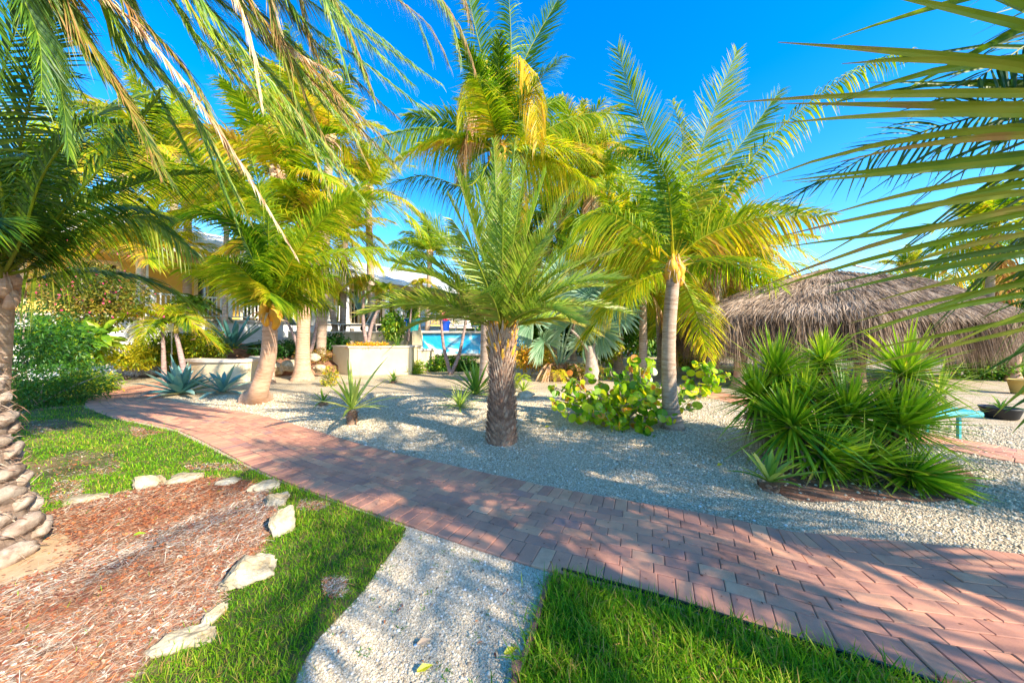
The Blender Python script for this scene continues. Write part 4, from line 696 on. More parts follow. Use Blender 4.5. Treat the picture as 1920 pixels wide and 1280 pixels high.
def shrub(label, c, rad, n, leaf=(.07, .03), mat='shrub', tone=(.45, .2), seed=0, name='shrub', cat='shrub', ground=True, group=None, stems=4, tip=.1, squash=.0, freq=2.2):
    r = np.random.default_rng(seed); c = A(*c); rad = A(*rad); e = empty(name, (c[0], c[1], max(0, c[2] - rad[2])), label, cat, group); P = r.standard_normal((n * 2, 3)); P = norm(P) * (r.uniform(0, 1, (n * 2, 1)) ** .42)
    nz = vnoise(P * 1.0, seed + 3, freq); rr = np.linalg.norm(P, axis=1); P = P[(rr < .80 + .28 * nz) | (r.uniform(size=len(P)) < .04)][:n]; nz = vnoise(P, seed + 8, 2.5); N = len(P)
    D = norm(P + r.normal(0, .7, (N, 3)) + A(0, 0, .2)); wd = np.cross(D, r.standard_normal((N, 3))); pos = P * rad + c
    if ground: pos[:, 2] = np.maximum(pos[:, 2], .03)
    mb = MB(); strips(mb, pos, D, leaf[0] * r.uniform(.7, 1.3, N), leaf[1] * r.uniform(.7, 1.2, N), wd, r.uniform(0, .6, N), 3, np.clip(tone[0] + tone[1] * r.normal(0, .7, N) + tone[1] * nz, 0, 1), np.clip(tone[0] + tip + tone[1] * nz, 0, 1), prof=([0, .4, .7, 1], [.3, 1, .8, .1]), fold=.2)
    mb.build('foliage', M[mat], e)
    if stems:
        mb = MB(); f = A(c[0], c[1], max(0, c[2] - rad[2]))
        for k in range(stems):
            t_ = c + rad * r.uniform(-.6, .6, 3) + A(0, 0, rad[2] * .2); tube(mb, spline([f + r.uniform(-.08, .08, 3) * A(1, 1, 0), lerp(f, t_, .5) + r.normal(0, .05, 3), t_], 8), np.linspace(.03, .008, 8) * min(2, max(.4, rad[2])), 6, .5)
        mb.build('branches', M['bark'], e)
    return e
shrub('gold-leaved bush above the boulders, left of the thin ringed palm stem', T(248, 668, 11.2), (.95, .7, .48), 2600, (.10, .05), 'shrub_y', (.5, .25), 1)
shrub('dark green bush with gold flecks between the two thin palm stems', T(310, 655, 11.8), (.9, .8, .75), 2600, (.10, .045), 'shrub_y', (.12, .22), 2)
shrub('gold and green bush right of the ringed stem, in front of the teal agave', T(378, 648, 12), (1.1, .8, .6), 2800, (.10, .05), 'shrub_y', (.32, .3), 3)
shrub('dark clipped bush filling the shade behind the mossy trunk on the left', T(70, 725, 7.2), (1.35, 1.2, .75), 7000, (.07, .022), 'shrub', (.40, .22), 4)
shrub('taller dark leafy bush at the left under the flowering vine', T(40, 640, 7.8), (1.6, 1.2, 1.0), 5000, (.09, .03), 'shrub', (.30, .22), 5)
shrub('bronze and green low bush right of the dark clipped bush', T(158, 718, 8.8), (1.0, .6, .35), 2200, (.12, .03), 'shrub_y', (.22, .3), 6)
shrub('pink-flecked vine mass hanging in front of the yellow house end', T(165, 560, 10), (1.9, .9, 1.25), 6500, (.09, .05), 'boug', (.5, .28), 8, name='vine', cat='flowering vine', ground=False)
mb = MB(); r = np.random.default_rng(5); P = T(165, 540, 9.3) + r.normal(0, 1, (90, 3)) * A(1.1, .3, .6); strips(mb, P, r.normal(0, 1, (90, 3)), .06, .05, r.normal(0, 1, (90, 3)), 0, 2, .5); prop(mb.build('vine_flowers', M['flower']), 'scattered deep pink flowers on the vine by the yellow house end', 'flowers', kind='stuff')
shrub('broad-leaved green bush below the vine, near the white posts', T(130, 640, 9.5), (1.2, .6, .7), 500, (.42, .17), 'shrub', (.75, .2), 9)
shrub('low hedge plants under the blue pool wall, left part', T(825, 682, 14.2), (1.1, .5, .45), 1800, (.12, .06), 'shrub', (.6, .3), 10)
shrub('low green bush under the pool wall beside the twin-stem palm', T(870, 685, 14.4), (.9, .5, .4), 1300, (.12, .06), 'shrub', (.5, .3), 11)
shrub('grassy green tuft at the right end of the planter box', T(775, 692, 13.2), (.5, .35, .4), 700, (.25, .03), 'shrub', (.8, .2), 12)
shrub('leafy round bush at the back corner of the planter box beside the blue pot', T(738, 612, 13.6), (.55, .4, .65), 1500, (.14, .07), 'shrub', (.7, .25), 13, ground=False)
shrub('orange and yellow croton bush right of the feather palm', T(1000, 668, 12.2), (.95, .7, .55), 2600, (.14, .04), 'shrub_o', (.45, .35), 14, cat='croton')
shrub('orange-flowered ground cover spilling along the planter box top', T(690, 648, 12.9), (1.0, .25, .16), 900, (.10, .04), 'shrub_o', (.5, .3), 15, ground=False)
shrub('pink and red flowered perennial near the foot of the ringed tan trunk', T(618, 708, 10), (.28, .22, .42), 420, (.10, .03), 'shrub_o', (.15, .4), 16)
shrub('rust-coloured low plants covering the slope behind the ringed tan trunk', T(588, 668, 13.2), (.75, .7, .4), 1200, (.08, .03), 'boug', (.75, .2), 17)
shrub('dark green bush against the beige terrace wall behind the slope', T(625, 643, 14.6), (.8, .5, .5), 1300, (.12, .06), 'shrub', (.25, .2), 18, ground=False)
shrub('dark low bush on the slope right of the teal agave', T(520, 655, 13.6), (1.3, .7, .45), 1700, (.12, .06), 'shrub', (.25, .2), 19, ground=False)
shrub('clipped green hedge bush at the right edge beyond the hut', T(1880, 690, 11.5), (1.9, 1.0, .75), 6500, (.11, .05), 'shrub', (.60, .22), 20)
shrub('green bush far back between the slim trunk and the hut', T(1300, 650, 19), (2.2, 1.2, 1.1), 3200, (.22, .10), 'shrub', (.45, .25), 22)
shrub('golden round bush far back just left of the hut thatch', T(1290, 672, 15), (.7, .5, .6), 900, (.15, .07), 'shrub_y', (.4, .3), 23)
shrub('yellow-green bush behind the sea grape, left of the pale trunk', T(1130, 650, 12.5), (.8, .6, .75), 1500, (.17, .06), 'shrub_y', (.3, .3), 24)
shrub('reddish ground plants around the stump behind the sea grape', T(1085, 695, 11.3), (1.1, .5, .28), 900, (.14, .04), 'boug', (.65, .25), 25)

# background wall of greenery
bgp = [(985, 610, 24, 3.2, 2.6), (1040, 620, 27, 4.0, 3.4), (1110, 600, 26, 4.0, 4.2), (1180, 610, 24, 3.6, 3.4), (1245, 600, 27, 4.2, 4.0), (1330, 615, 24, 3.2, 2.6), (1400, 620, 26, 3.6, 2.2), (930, 605, 30, 3.4, 3.0), (1780, 600, 26, 5.5, 2.2), (1905, 580, 19, 4.2, 3.4), (1700, 600, 34, 6, 2.0), (2050, 590, 17, 4.5, 3.2)]
for k, (px, py, Y, rx, rz) in enumerate(bgp):
    lab = ['bushy tree closing the view just right of the blue pool wall', 'dense green tree behind the silver fan palm', 'tall light green tree behind the pale slim trunk', 'broad green tree behind the brown-crowned coconut', 'tall tree behind the slim grey coconut trunk', 'low dark tree left of the thatched hut', 'low tree showing above the left eave of the hut', 'distant tree beyond the pool at the end of the house', 'feathery low trees behind the thatched hut on the right', 'light green tree at the right edge above the hedge', 'far tree line behind the ridge of the hut', 'green tree past the right edge, partly cut off'][k]
    c = T(px, py, Y); c[2] = max(c[2], rz * .75); shrub(lab, c, (rx, 1.8, rz), 5200, (.34, .13), 'shrub', (.50, .28), 40 + k, name='tree', cat='tree', stems=3, freq=1.6, group='trees closing the view')

# fan palm
e = empty('fan_palm', G(1048, 712), 'silver-green fan palm with wide pleated leaves behind the sea grape bush', 'palm tree'); r = np.random.default_rng(9); b = G(1048, 712)
mb = MB(); tube(mb, [b, b + A(0, 0, .45)], [.26, .20], 12, .2, rough=.08); m = 150; an = r.uniform(0, 6.28, m); strips(mb, b + np.c_[np.cos(an) * .2, np.sin(an) * .2, r.uniform(0, .45, m)], np.c_[np.cos(an), np.sin(an), 1.2 * np.ones(m)], .22, .06, np.c_[-np.sin(an), np.cos(an), 0 * an], 0, 2, r.uniform(0, .9, m)); mb.build('trunk', M['boot'], e)
fans = [(1000, 600, 10.4, .95, -.2), (1038, 560, 10.8, 1.0, 0), (1072, 540, 11.2, 1.0, .2), (1075, 600, 9.9, 1.05, .1), (1110, 560, 11, .95, .5), (1122, 622, 10.3, .85, .7), (1150, 575, 10.6, 1.0, 1.2), (1020, 640, 10.2, .75, -.6), (1050, 520, 11.3, .95, 0), (1095, 640, 10.8, .7, .3), (985, 570, 11, .9, -.6)]
for k, (px, py, Y, L, tl) in enumerate(fans):
    h = T(px, py, Y); mb = MB(); tube(mb, spline([b + A(0, 0, .4), lerp(b + A(0, 0, .4), h, .5) + A(0, 0, .12), h], 10), [.03] * 9 + [.015], 6, .7); d = norm(h - b - A(0, 0, .3)); sdv = norm(np.cross(d, A(0, -1, .2))); n_ = np.cross(sdv, d); n2 = 46; a = np.linspace(-2.5, 2.5, n2)
    D = np.outer(np.cos(a), d) + np.outer(np.sin(a), sdv) + n_ * .18; wd = -np.outer(np.sin(a), d) + np.outer(np.cos(a), sdv) + n_ * .35 * ((-1) ** np.arange(n2))[:, None]
    strips(mb, np.repeat(h[None], n2, 0), D, L * (1 - .12 * np.abs(a) / 2.5) * r.uniform(.9, 1.05, n2), .115, wd, r.uniform(.05, .35, n2), 6, np.clip(r.normal(.5, .1, n2), 0, 1), .78, prof=([0, .3, .6, .8, 1], [.12, .65, 1, .5, .04])); mb.build('fan_leaf', M['fan'], e)
for k in range(5):
    a = r.uniform(0, 6.28); mb = MB(); h = b + A(math.cos(a) * .5, math.sin(a) * .4, .55); n2 = 24; aa = r.uniform(-1, 1, n2); strips(mb, np.repeat(h[None], n2, 0), np.c_[math.cos(a) + aa * .6, math.sin(a) + aa * .3, -1 * np.ones(n2)], .6, .04, r.normal(0, 1, (n2, 3)), .5, 4, r.uniform(.5, 1, n2)); tube(mb, [b + A(0, 0, .4), h], .015, 5, .5); mb.build('dry_fan_leaf', M['dead'], e)

# stumpy cycad with a yellow frond
p = G(1042, 714); e = empty('cycad', p, 'squat shaggy brown cycad stump with yellow drooping leaves on the gravel', 'cycad'); mb = MB(); tube(mb, [p, p + A(0, 0, .12), p + A(0, 0, .32)], [.16, .24, .12], 12, .15, rough=.06); mb.build('trunk', M['boot'], e, smooth=True)
for k in range(11):
    a = k * 2.4; frond(auto_pts(p + A(0, 0, .3), a, R(45 - 3 * k), .85, .9), nl=26, LL=.20, W=.018, parent=e, mat='yel', tone=(.7, .15), seed=900 + k, droop=.4, rr=.008)
p = T(1085, 700, 11); p[2] = 0; e = empty('tree_stump', p, 'forked pale dead stump with bare branches behind the sea grape', 'tree stump'); mb = MB(); q = T(1108, 700, 10.5); q[2] = 0
tube(mb, spline([q, q + A(.02, 0, .5), q + A(-.02, 0, 1.15)], 10), np.linspace(.24, .15, 10), 10, .9, rough=.08); tube(mb, spline([q + A(0, 0, .9), T(1085, 632, 10.4), T(1070, 618, 10.4)], 8), np.linspace(.08, .03, 8), 7, .9); tube(mb, spline([q + A(0, 0, 1.0), T(1125, 630, 10.4), T(1132, 600, 10.4)], 8), np.linspace(.07, .02, 8), 7, .9); mb.build('trunk', M['bark'], e, smooth=True)

# sea grapes: twiggy branches with round leaves
def grape(label, foot, tips, n, R_=.075, seed=0):
    r = np.random.default_rng(seed); e = empty('sea_grape', foot, label, 'sea grape bush'); mbB = MB(); mbL = MB(); ctr = []; nrm = []
    for t_ in tips:
        C = spline([foot + r.normal(0, .03, 3) * A(1, 1, 0), lerp(foot, t_, .45) + r.normal(0, .07, 3), t_], 26); tube(mbB, C, np.linspace(.018, .005, 26), 6, .7)
        for k in range(n):
            f = r.uniform(.38, 1.02); i_ = min(int(f * 25), 25); side = r.normal(0, 1, 3); off = norm(side) * r.uniform(.05, .17); ctr.append(C[i_] + off); nrm.append(norm(A(0, 0, .5) + r.normal(0, .7, 3) + A(.25, -.55, 0)))
            tube(mbB, [C[i_], C[i_] + off], [.004, .002], 4, .5, caps=False)
    ctr = np.array(ctr); nrm = np.array(nrm); N = len(ctr); m = 12; th = np.arange(m) * 2 * math.pi / m; s = R_ * r.uniform(.55, 1.25, N)
    a = norm(np.cross(nrm, A(0, 0, 1) + r.normal(0, .2, 3))); b_ = np.cross(nrm, a); tn = np.clip(r.normal(.52, .22, N) + (r.uniform(size=N) < .02) * .5, 0, 1)
    cup = r.uniform(-.18, .3, N)
    ring = ctr[:, None] + s[:, None, None] * (a[:, None] * np.cos(th)[None, :, None] + b_[:, None] * (np.sin(th) * .92)[None, :, None] + nrm[:, None] * (cup[:, None] * np.abs(np.cos(th))[None] )[..., None])
    V = np.concatenate([ctr[:, None], ring], 1); k = np.arange(m); F = (np.arange(N)[:, None, None] * (m + 1) + np.stack([0 * k, k + 1, (k + 1) % m + 1], -1)[None]).reshape(-1, 3)
    tv = np.repeat(tn, m + 1).reshape(N, m + 1); tv[:, 0] = np.minimum(1, tv[:, 0] + .12); mbL.add(V.reshape(-1, 3), F, tv.reshape(-1))
    mbB.build('branches', M['bark'], e); mbL.build('leaves', M['grape'], e)
f = G(1166, 786)
grape('sea grape bush with round yellow-green leaves sprawling over the gravel left of the slim coconut', f,
      [T(1030, 745, 5.6), T(1050, 770, 5.3), T(1085, 720, 5.8), T(1060, 705, 6.1), T(1110, 700, 5.9), T(1140, 690, 6.0), T(1180, 690, 5.8), T(1215, 680, 5.7), T(1225, 700, 5.2), T(1215, 745, 4.9), T(1300, 765, 5.3), T(1260, 780, 5.0), T(1150, 800, 5.1), T(1105, 775, 5.2), T(1225, 810, 4.9), T(1200, 690, 5.5), T(1160, 720, 5.3), T(1240, 722, 5.5), T(1120, 740, 5.3), T(1190, 665, 6.1), T(1062, 735, 5.9), T(1130, 770, 5.0), T(1040, 725, 6.3), T(1280, 745, 5.6)], 30, .066, 1)
f = G(1325, 742)
grape('smaller sea grape bush between the slim coconut and the thatched hut', f, [T(1290, 700, 8.2), T(1310, 680, 8.2), T(1330, 675, 8.0), T(1355, 690, 8.0), T(1370, 705, 8.2), T(1300, 735, 7.6), T(1345, 715, 7.8), T(1275, 720, 7.9)], 16, .085, 2)

# ---------------------------------------------------------------- background palms
FKb = lambda s, **kw: scaled(CK, s, nl=52, segs=2, **kw)
BP = [('slender pale-trunked coconut palm right of the silver fan palm', 1160, 700, 1163, 452, 12.6, .13, 3.0, 'coco', .55, 17),
      ('coconut palm with a brown ragged crown between the pale trunk and the slim grey one', 1206, 712, 1206, 540, 10.8, .12, 2.2, 'yel', .30, 15),
      ('yellow-green coconut palm showing over the left end of the thatched hut', 1392, 700, 1397, 500, 13.5, .13, 3.2, 'yel', .35, 20),
      ('small distant coconut palm right of the slim grey trunk', 1272, 680, 1271, 590, 19, .12, 2.2, 'coco', .6, 14),
      ('thin-trunked coconut palm left of the broad-footed one, crown filling the upper left', 420, 700, 425, 400, 13, .09, 3.6, 'coco', .50, 18),
      ('tall coconut palm far back left, arching over the house roof', 250, 690, 230, 330, 19, .2, 5.2, 'coco', .62, 17),
      ('bright coconut palm high between the near feather fronds and the tall one', 600, 690, 618, 265, 14, .17, 3.6, 'coco', .66, 17),
      ('coconut palm behind the house corner with green and brown fronds', 700, 680, 690, 360, 17, .17, 3.4, 'coco', .55, 16),
      ('yellowing coconut palm behind the slim grey one, right of the tall palm', 1120, 690, 1110, 350, 15, .16, 3.2, 'yel', .22, 15),
      ('coconut palm in the far gap right of the tallest palm', 1040, 680, 1030, 430, 18, .17, 3.6, 'coco', .5, 15),
      ('distant coconut palm peeping over the ridge of the hut', 1700, 660, 1702, 510, 24, .15, 2.6, 'coco', .7, 12),
      ('coconut palm beyond the hut, half hidden by the close fronds on the right', 1850, 690, 1860, 440, 12, .11, 2.3, 'coco', .45, 13),
      ('low bushy coconut palm between the slim trunk and the hut', 1330, 690, 1330, 560, 16, .14, 3.0, 'yel', .3, 16),
      ('coconut palm filling the gap above the sea grape on the left side', 1240, 700, 1228, 440, 16, .14, 3.0, 'yel', .25, 16),
      ('far coconut palm above the pool end', 960, 680, 985, 470, 19, .14, 3.0, 'coco', .6, 14),
      ('coconut palm just behind the leaning one, crown filling the space over it', 500, 700, 520, 330, 10.5, .15, 3.2, 'coco', .62, 20),
      ('tall coconut palm rising behind the house roof, between the dark near fronds', 330, 690, 325, 300, 20, .2, 5.6, 'coco', .58, 20),
      ('slender coconut palm before the left porch railing, its bright crown under the roof edge', 262, 700, 270, 470, 12, .07, 2.9, 'coco', .68, 16),
      ('full green coconut palm crown in the gap between the near fronds and the tallest palm', 640, 690, 560, 200, 16, .12, 3.8, 'coco', .6, 18),
      ('wide coconut palm crown left of the slim grey trunk, behind the yellowing one', 1150, 690, 1085, 300, 16, .14, 3.9, 'coco', .6, 19),
      ('coconut palm crown between the slim grey trunk and the hut, arching low', 1340, 690, 1345, 440, 12, .11, 2.9, 'coco', .7, 17),
      ('coconut palm above the house porch with a wide fresh green crown', 350, 690, 352, 400, 14.5, .15, 3.2, 'coco', .62, 17),
      ('coconut palm in front of the house roof, crown high over the railing', 640, 690, 648, 440, 16.5, .14, 2.8, 'coco', .68, 16),
      ('bright young coconut palm by the arched end of the house', 800, 690, 806, 480, 19, .14, 2.8, 'yel', .15, 15),
      ('coconut palm between the tallest palm and the silver fan palm, far off', 1075, 690, 1075, 520, 20, .14, 3.2, 'coco', .6, 16),
      ('coconut palm low in the gap left of the hut, yellow-green', 1300, 690, 1300, 470, 20, .15, 3.4, 'yel', .2, 18),
      ('coconut palm far left, crown above the flowering vine', 90, 690, 96, 380, 17, .2, 5.0, 'coco', .40, 16)]
for k, (lab, bx, by, cx_, cy_, Y, r1, FL, mt, tn, nf) in enumerate(BP):
    b = T(bx, by, Y); b[2] = 0; c = T(cx_, cy_, Y + .3); palm('coconut_palm', lab, b, c, r1 * 1.1, r1 * .9, nf=nf + (2 if bx < 820 else 7), FL=FL * 1.15, el=(84, 12 if bx < 820 else (5 if 1100 < bx < 1250 else -30)), dr=(.3, .6 if bx < 820 else .8), seed=100 + k, sheathmat='husk', fk=FKb(1.25 * max(1, FL / 3.4), mat=mt, tone=(tn, .13), W=.068 * max(1, FL / 3.4)), az0=k * .7, sides=12, flare=1.4, dead=0 if bx < 820 else (1 if k % 2 else 2))
# thin garden palms (christmas palms) near the terrace
def thin(label, base, stems, FL=1.2, mat='coco', tone=.7, seed=0, nf=9, mt='purple', r_=.05):
    e = empty('garden_palm', base, label, 'palm tree'); rr_ = np.random.default_rng(seed)
    for s in stems:
        P = spline([base if len(s) == 2 else s[0], s[-2], s[-1]], 40); mb = MB(); ss = np.linspace(0, 1, 40); tube(mb, P, (r_ * 1.5 - r_ * .7 * ss) * (1 + .05 * ((ss * 14) % 1 > .8)), 10, np.clip(.6 - .4 * ((ss * 14) % 1 > .8), 0, 1)); mb.build('trunk', M[mt], e, smooth=True)
        mb = MB(); tube(mb, [P[-1], P[-1] + A(0, 0, .12), P[-1] + A(0, 0, .35)], [r_ * .9, r_ * 1.05, r_ * .5], 8, .9); mb.build('crownshaft', M['rachis'], e, smooth=True)
        for k in range(nf):
            u = (k + .5) / nf; frond(auto_pts(P[-1] + A(0, 0, .3), k * 2.4 + rr_.uniform(-.2, .2), R(lerp(78, 8, u)), FL * rr_.uniform(.85, 1.1), .75), nl=38, LL=.42 * FL / 1.2, W=.035, ang=(62, 30), lift=.3, droop=.5, mat=mat, tone=(tone, .12), parent=e, seed=int(rr_.integers(1 << 30)), rr=.012, segs=2)
b = T(845, 703, 12.8); b[2] = 0
thin('twin-stemmed garden palm with yellow-green crowns in front of the blue pool wall', b, [(T(832, 650, 12.8), T(826, 590, 12.8)), (T(862, 660, 12.9), T(876, 588, 12.9))], 1.35, 'yel', .30, 1)
b = T(688, 652, 13.1)
thin('twin-stemmed garden palm rising from the beige planter box', b, [(T(681, 600, 13.1), T(682, 545, 13.1)), (T(700, 600, 13.2), T(722, 560, 13.3))], 1.15, 'coco', .6, 2)
b = T(568, 705, 12.9); b[2] = 0
thin('two-stemmed dark purple-grey garden palm behind the ringed tan trunk', b, [(T(555, 640, 13), T(532, 590, 13)), (T(588, 640, 13), T(600, 560, 13))], 1.2, 'coco', .55, 3)
b = T(308, 700, 10.8); b[2] = 0
thin('small garden palm with a green-topped stem among the gold shrubs', b, [(T(306, 650, 10.8), T(305, 622, 10.8))], 2.0, 'coco', .62, 4, nf=12)
b = T(350, 712, 10.3); b[2] = 0
thin('short purple-ringed garden palm stem rising from the blue agave', b, [(T(340, 670, 10.4), T(330, 625, 10.5))], .9, 'coco_dark', .5, 5, nf=9, r_=.06)
b = T(362, 650, 13); b[2] = .3
thin('dark shaggy-stemmed palm against the house base wall', b, [(T(362, 620, 13), T(362, 590, 13))], 1.5, 'coco_dark', .35, 6, nf=14, mt='boot', r_=.12)
b = T(790, 640, 17)
thin('slim pale-stemmed palm leaning before the arched end of the house', b, [(T(785, 600, 17), T(789, 545, 17))], 1.2, 'coco', .75, 7, mt='trunk')
b = T(610, 640, 16.5)
thin('thin yellow-stemmed palm in front of the porch railing', b, [(T(632, 600, 16.5), T(634, 560, 16.5))], 1.1, 'coco', .75, 8, mt='rachis', r_=.04)
b = T(765, 640, 15.6)
thin('short bushy palm beside the teal pot', b, [(T(770, 590, 15.6), T(772, 575, 15.6))], 1.3, 'coco', .7, 9, r_=.04)
b = G(962, 735)
e = empty('young_palm', b, 'young yellow palm seedling just right of the feather palm trunk', 'palm tree')
for k in range(7): frond(auto_pts(b, .5 + k * .9, R(75 - 6 * k), 1.35, .6), nl=34, LL=.28, W=.022, parent=e, mat='yel', tone=(.35, .15), seed=950 + k, rr=.008)
# plumeria-like small tree by the far lawn
b = T(158, 712, 9.6); b[2] = 0; e = empty('small_tree', b, 'small tree with forked bare branches and large leaves at the end of the left lawn', 'tree'); mb = MB(); r = np.random.default_rng(2); L_ = MB()
tube(mb, spline([b, T(140, 685, 9.5), T(128, 665, 9.5)], 8), np.linspace(.07, .04, 8), 8, .6)
for t_ in [(105, 645, 9.3), (150, 655, 9.4), (122, 640, 9.7), (180, 640, 9.4), (75, 650, 9.2)]:
    q = T(*t_); tube(mb, spline([T(128, 665, 9.5), lerp(T(128, 665, 9.5), q, .5) + r.normal(0, .06, 3), q], 6), np.linspace(.035, .015, 6), 6, .6); rosette(L_, q, 9, .38, .14, (-5, 70), tone=(.8, .15), seed=int(r.integers(1000)), droop=.5, fold=.15)
mb.build('trunk', M['bark'], e, smooth=True); L_.build('leaves', M['shrub'], e)

# ---------------------------------------------------------------- thatched hut
cen = A(10.3, 11.2, 0); e = empty('thatched_hut', cen, 'open thatched hut with a shaggy hipped palm-leaf roof on palm-log posts', 'hut')
r = np.random.default_rng(31)
P1 = A(10.15, 10.9, 3.55); P2 = A(14.4, 11.9, 3.42)
ring = [A(5.35, 9.5, 2.0), A(8.85, 8.35, 1.98), A(14.75, 9.9, 2.12), A(18.4, 13.2, 2.1), A(12.5, 15.6, 2.1), A(5.9, 13.2, 2.05)]
peak = [P1, P1, P2, P2, P2, P1]
mb = MB(); faces = [(0, 1, P1, P1), (1, 2, P1, P2), (2, 3, P2, P2), (3, 4, P2, P2), (4, 5, P2, P1), (5, 0, P1, P1)]
for a, b, pa, pb in faces:
    n = 14; U, Vv = np.meshgrid(np.linspace(0, 1, n), np.linspace(0, 1, n)); lo_ = ring[a][None] + (ring[b] - ring[a])[None] * U.ravel()[:, None]; hi_ = pa[None] + (pb - pa)[None] * U.ravel()[:, None]; v = Vv.ravel()[:, None]; P = lo_ * (1 - v) + hi_ * v
    P[:, 2] += .10 * np.sin(np.pi * v[:, 0]) ** .8 + .04 * vnoise(P, 3, 1.5) - .06; k = (np.arange(n - 1)[:, None] * n + np.arange(n - 1)[None]).ravel(); mb.add(P, np.stack([k, k + 1, k + n + 1, k + n], -1), .2)
    e2 = lo_.reshape(n, n, 3)[0]; cc = e2.mean(0); F = np.arange(n - 1); dn = e2.copy(); dn[:, 2] -= .62; inn = dn - .0; mb.add(np.vstack([e2 - A(0, 0, .05), dn * A(.995, .995, 1) + cen * A(.005, .005, 0)]), np.stack([F, F + 1, F + n + 1, F + n], -1), .1)
mb.build('roof_deck', M['thatch'], e)
def thatch_strands(fi, N, seed):
    r = np.random.default_rng(seed); a, b, pa, pb = faces[fi]; u = r.uniform(0, 1, N); v = r.uniform(0, 1, N) ** 1.15; rows = 26; v = np.clip((np.floor(v * rows) + r.uniform(0, .55, N)) / rows, 0, 1)
    lo_ = ring[a] + (ring[b] - ring[a]) * u[:, None]; hi_ = pa + (pb - pa) * u[:, None]; P = lo_ * (1 - v[:, None]) + hi_ * v[:, None]; P[:, 2] += .10 * np.sin(np.pi * v) ** .8 + .04 * vnoise(P, 3, 1.5) + r.uniform(-.03, .07, N)
    dh = norm(lo_ - hi_); al = norm(ring[b] - ring[a]); out = np.cross(al, dh); out *= np.sign(out[:, 2:]); D = dh + al * r.normal(0, .22, N)[:, None] + out * r.uniform(-.02, .24, N)[:, None]
    mbs = MB(); cl = .5 + .34 * vnoise(P * A(1, 1, 1.4), 12, 2.6) - .16 * ((v * rows / 2) % 1 > .6); tn = np.clip(cl + r.normal(.05, .24, N) + .22, 0, 1); ok = v > .02
    strips(mbs, P[ok], D[ok], r.uniform(.22, .55, ok.sum()), r.uniform(.008, .024, ok.sum()), (al + r.normal(0, .4, (N, 3)))[ok], r.uniform(.1, .5, ok.sum()), 3, tn[ok], np.clip(tn[ok] + .2, 0, 1), fold=.3)
    # hanging fringe
    m = int(N * .95); u = r.uniform(0, 1, m); lo_ = ring[a] + (ring[b] - ring[a]) * u[:, None]; vv = r.uniform(-.06, .16, m)[:, None]; P = lo_ + ((pa + (pb - pa) * u[:, None]) - lo_) * vv * .3; P[:, 2] += r.uniform(-.35, .06, m); keepc = vnoise(lo_ * A(1, 1, 0), 77, 5.0); on = norm(np.cross(al, A(0, 0, 1))); on = on if np.dot(on, lo_.mean(0) - cen) > 0 else -on
    P += on * r.uniform(-.10, .10, m)[:, None]; L = r.uniform(.35, .85, m) * (1 + .22 * vnoise(P * A(1, 1, .2), 21, 2.2) + .18 * np.abs(keepc)); D = A(0, 0, -1) + on * r.uniform(-.05, .45, m)[:, None] + al * r.normal(0, .16, m)[:, None]
    tn = np.clip(.40 + .34 * vnoise(P * A(1, 1, .3), 14, 3) + r.normal(0, .2, m), 0, 1); strips(mbs, P, D, L, r.uniform(.007, .02, m), al + r.normal(0, .5, (m, 3)), r.uniform(.2, .8, m), 4, tn, np.clip(tn + r.normal(.05, .15, m), 0, 1), fold=.3); return mbs
for fi, N in ((0, 13000), (1, 17000), (2, 3500), (5, 4000), (3, 1200), (4, 1500)): thatch_strands(fi, N, 50 + fi).build('thatch', M['thatch'], e)
mb = MB(); q = P1 + A(.45, -.55, -.12); d = A(.35, -.05, -.08); tube(mb, [q + A(-.25, 0, .02), q + A(.22, -.12, -.07)], .001, 4); Vb = np.array([[-.28, -.10, .16], [.26, -.17, .02], [.30, .02, .06], [-.24, .10, .20]]) + q; mb.add(np.vstack([Vb, Vb - A(0, 0, .03)]), BOXF[:, ::-1], .9); mb.build('patch_board', M['coping'], e)
for (px, py, Y, z1) in [(1384, 728, 9.5, 1.75), (1610, 726, 9.65, 1.7), (1778, 700, 13.2, 1.9), (1500, 705, 12.6, 1.9), (1900, 715, 11.0, 1.8)]:
    b = G(px, py); mb = MB(); C = spline([b, b + A(.04, 0, .8), b + A(.02, 0, z1)], 40); s = np.linspace(0, 1, 40); tube(mb, C, (.12 + .10 * np.exp(-s * 9)) * (1 + .05 * ((s * 18) % 1 > .7)), 14, .5, rough=.02); mb.build('post', M['trunk_o'], e, smooth=True)
mb = MB(); box(mb, 9.2, 11.6, 12.0, 12.9, .72, .80); box(mb, 9.35, 9.45, 12.1, 12.8, 0, .72); box(mb, 11.35, 11.45, 12.1, 12.8, 0, .72); prop(mb.build('picnic_table', M['white']), 'pale table in the shade beneath the thatched roof', 'table')

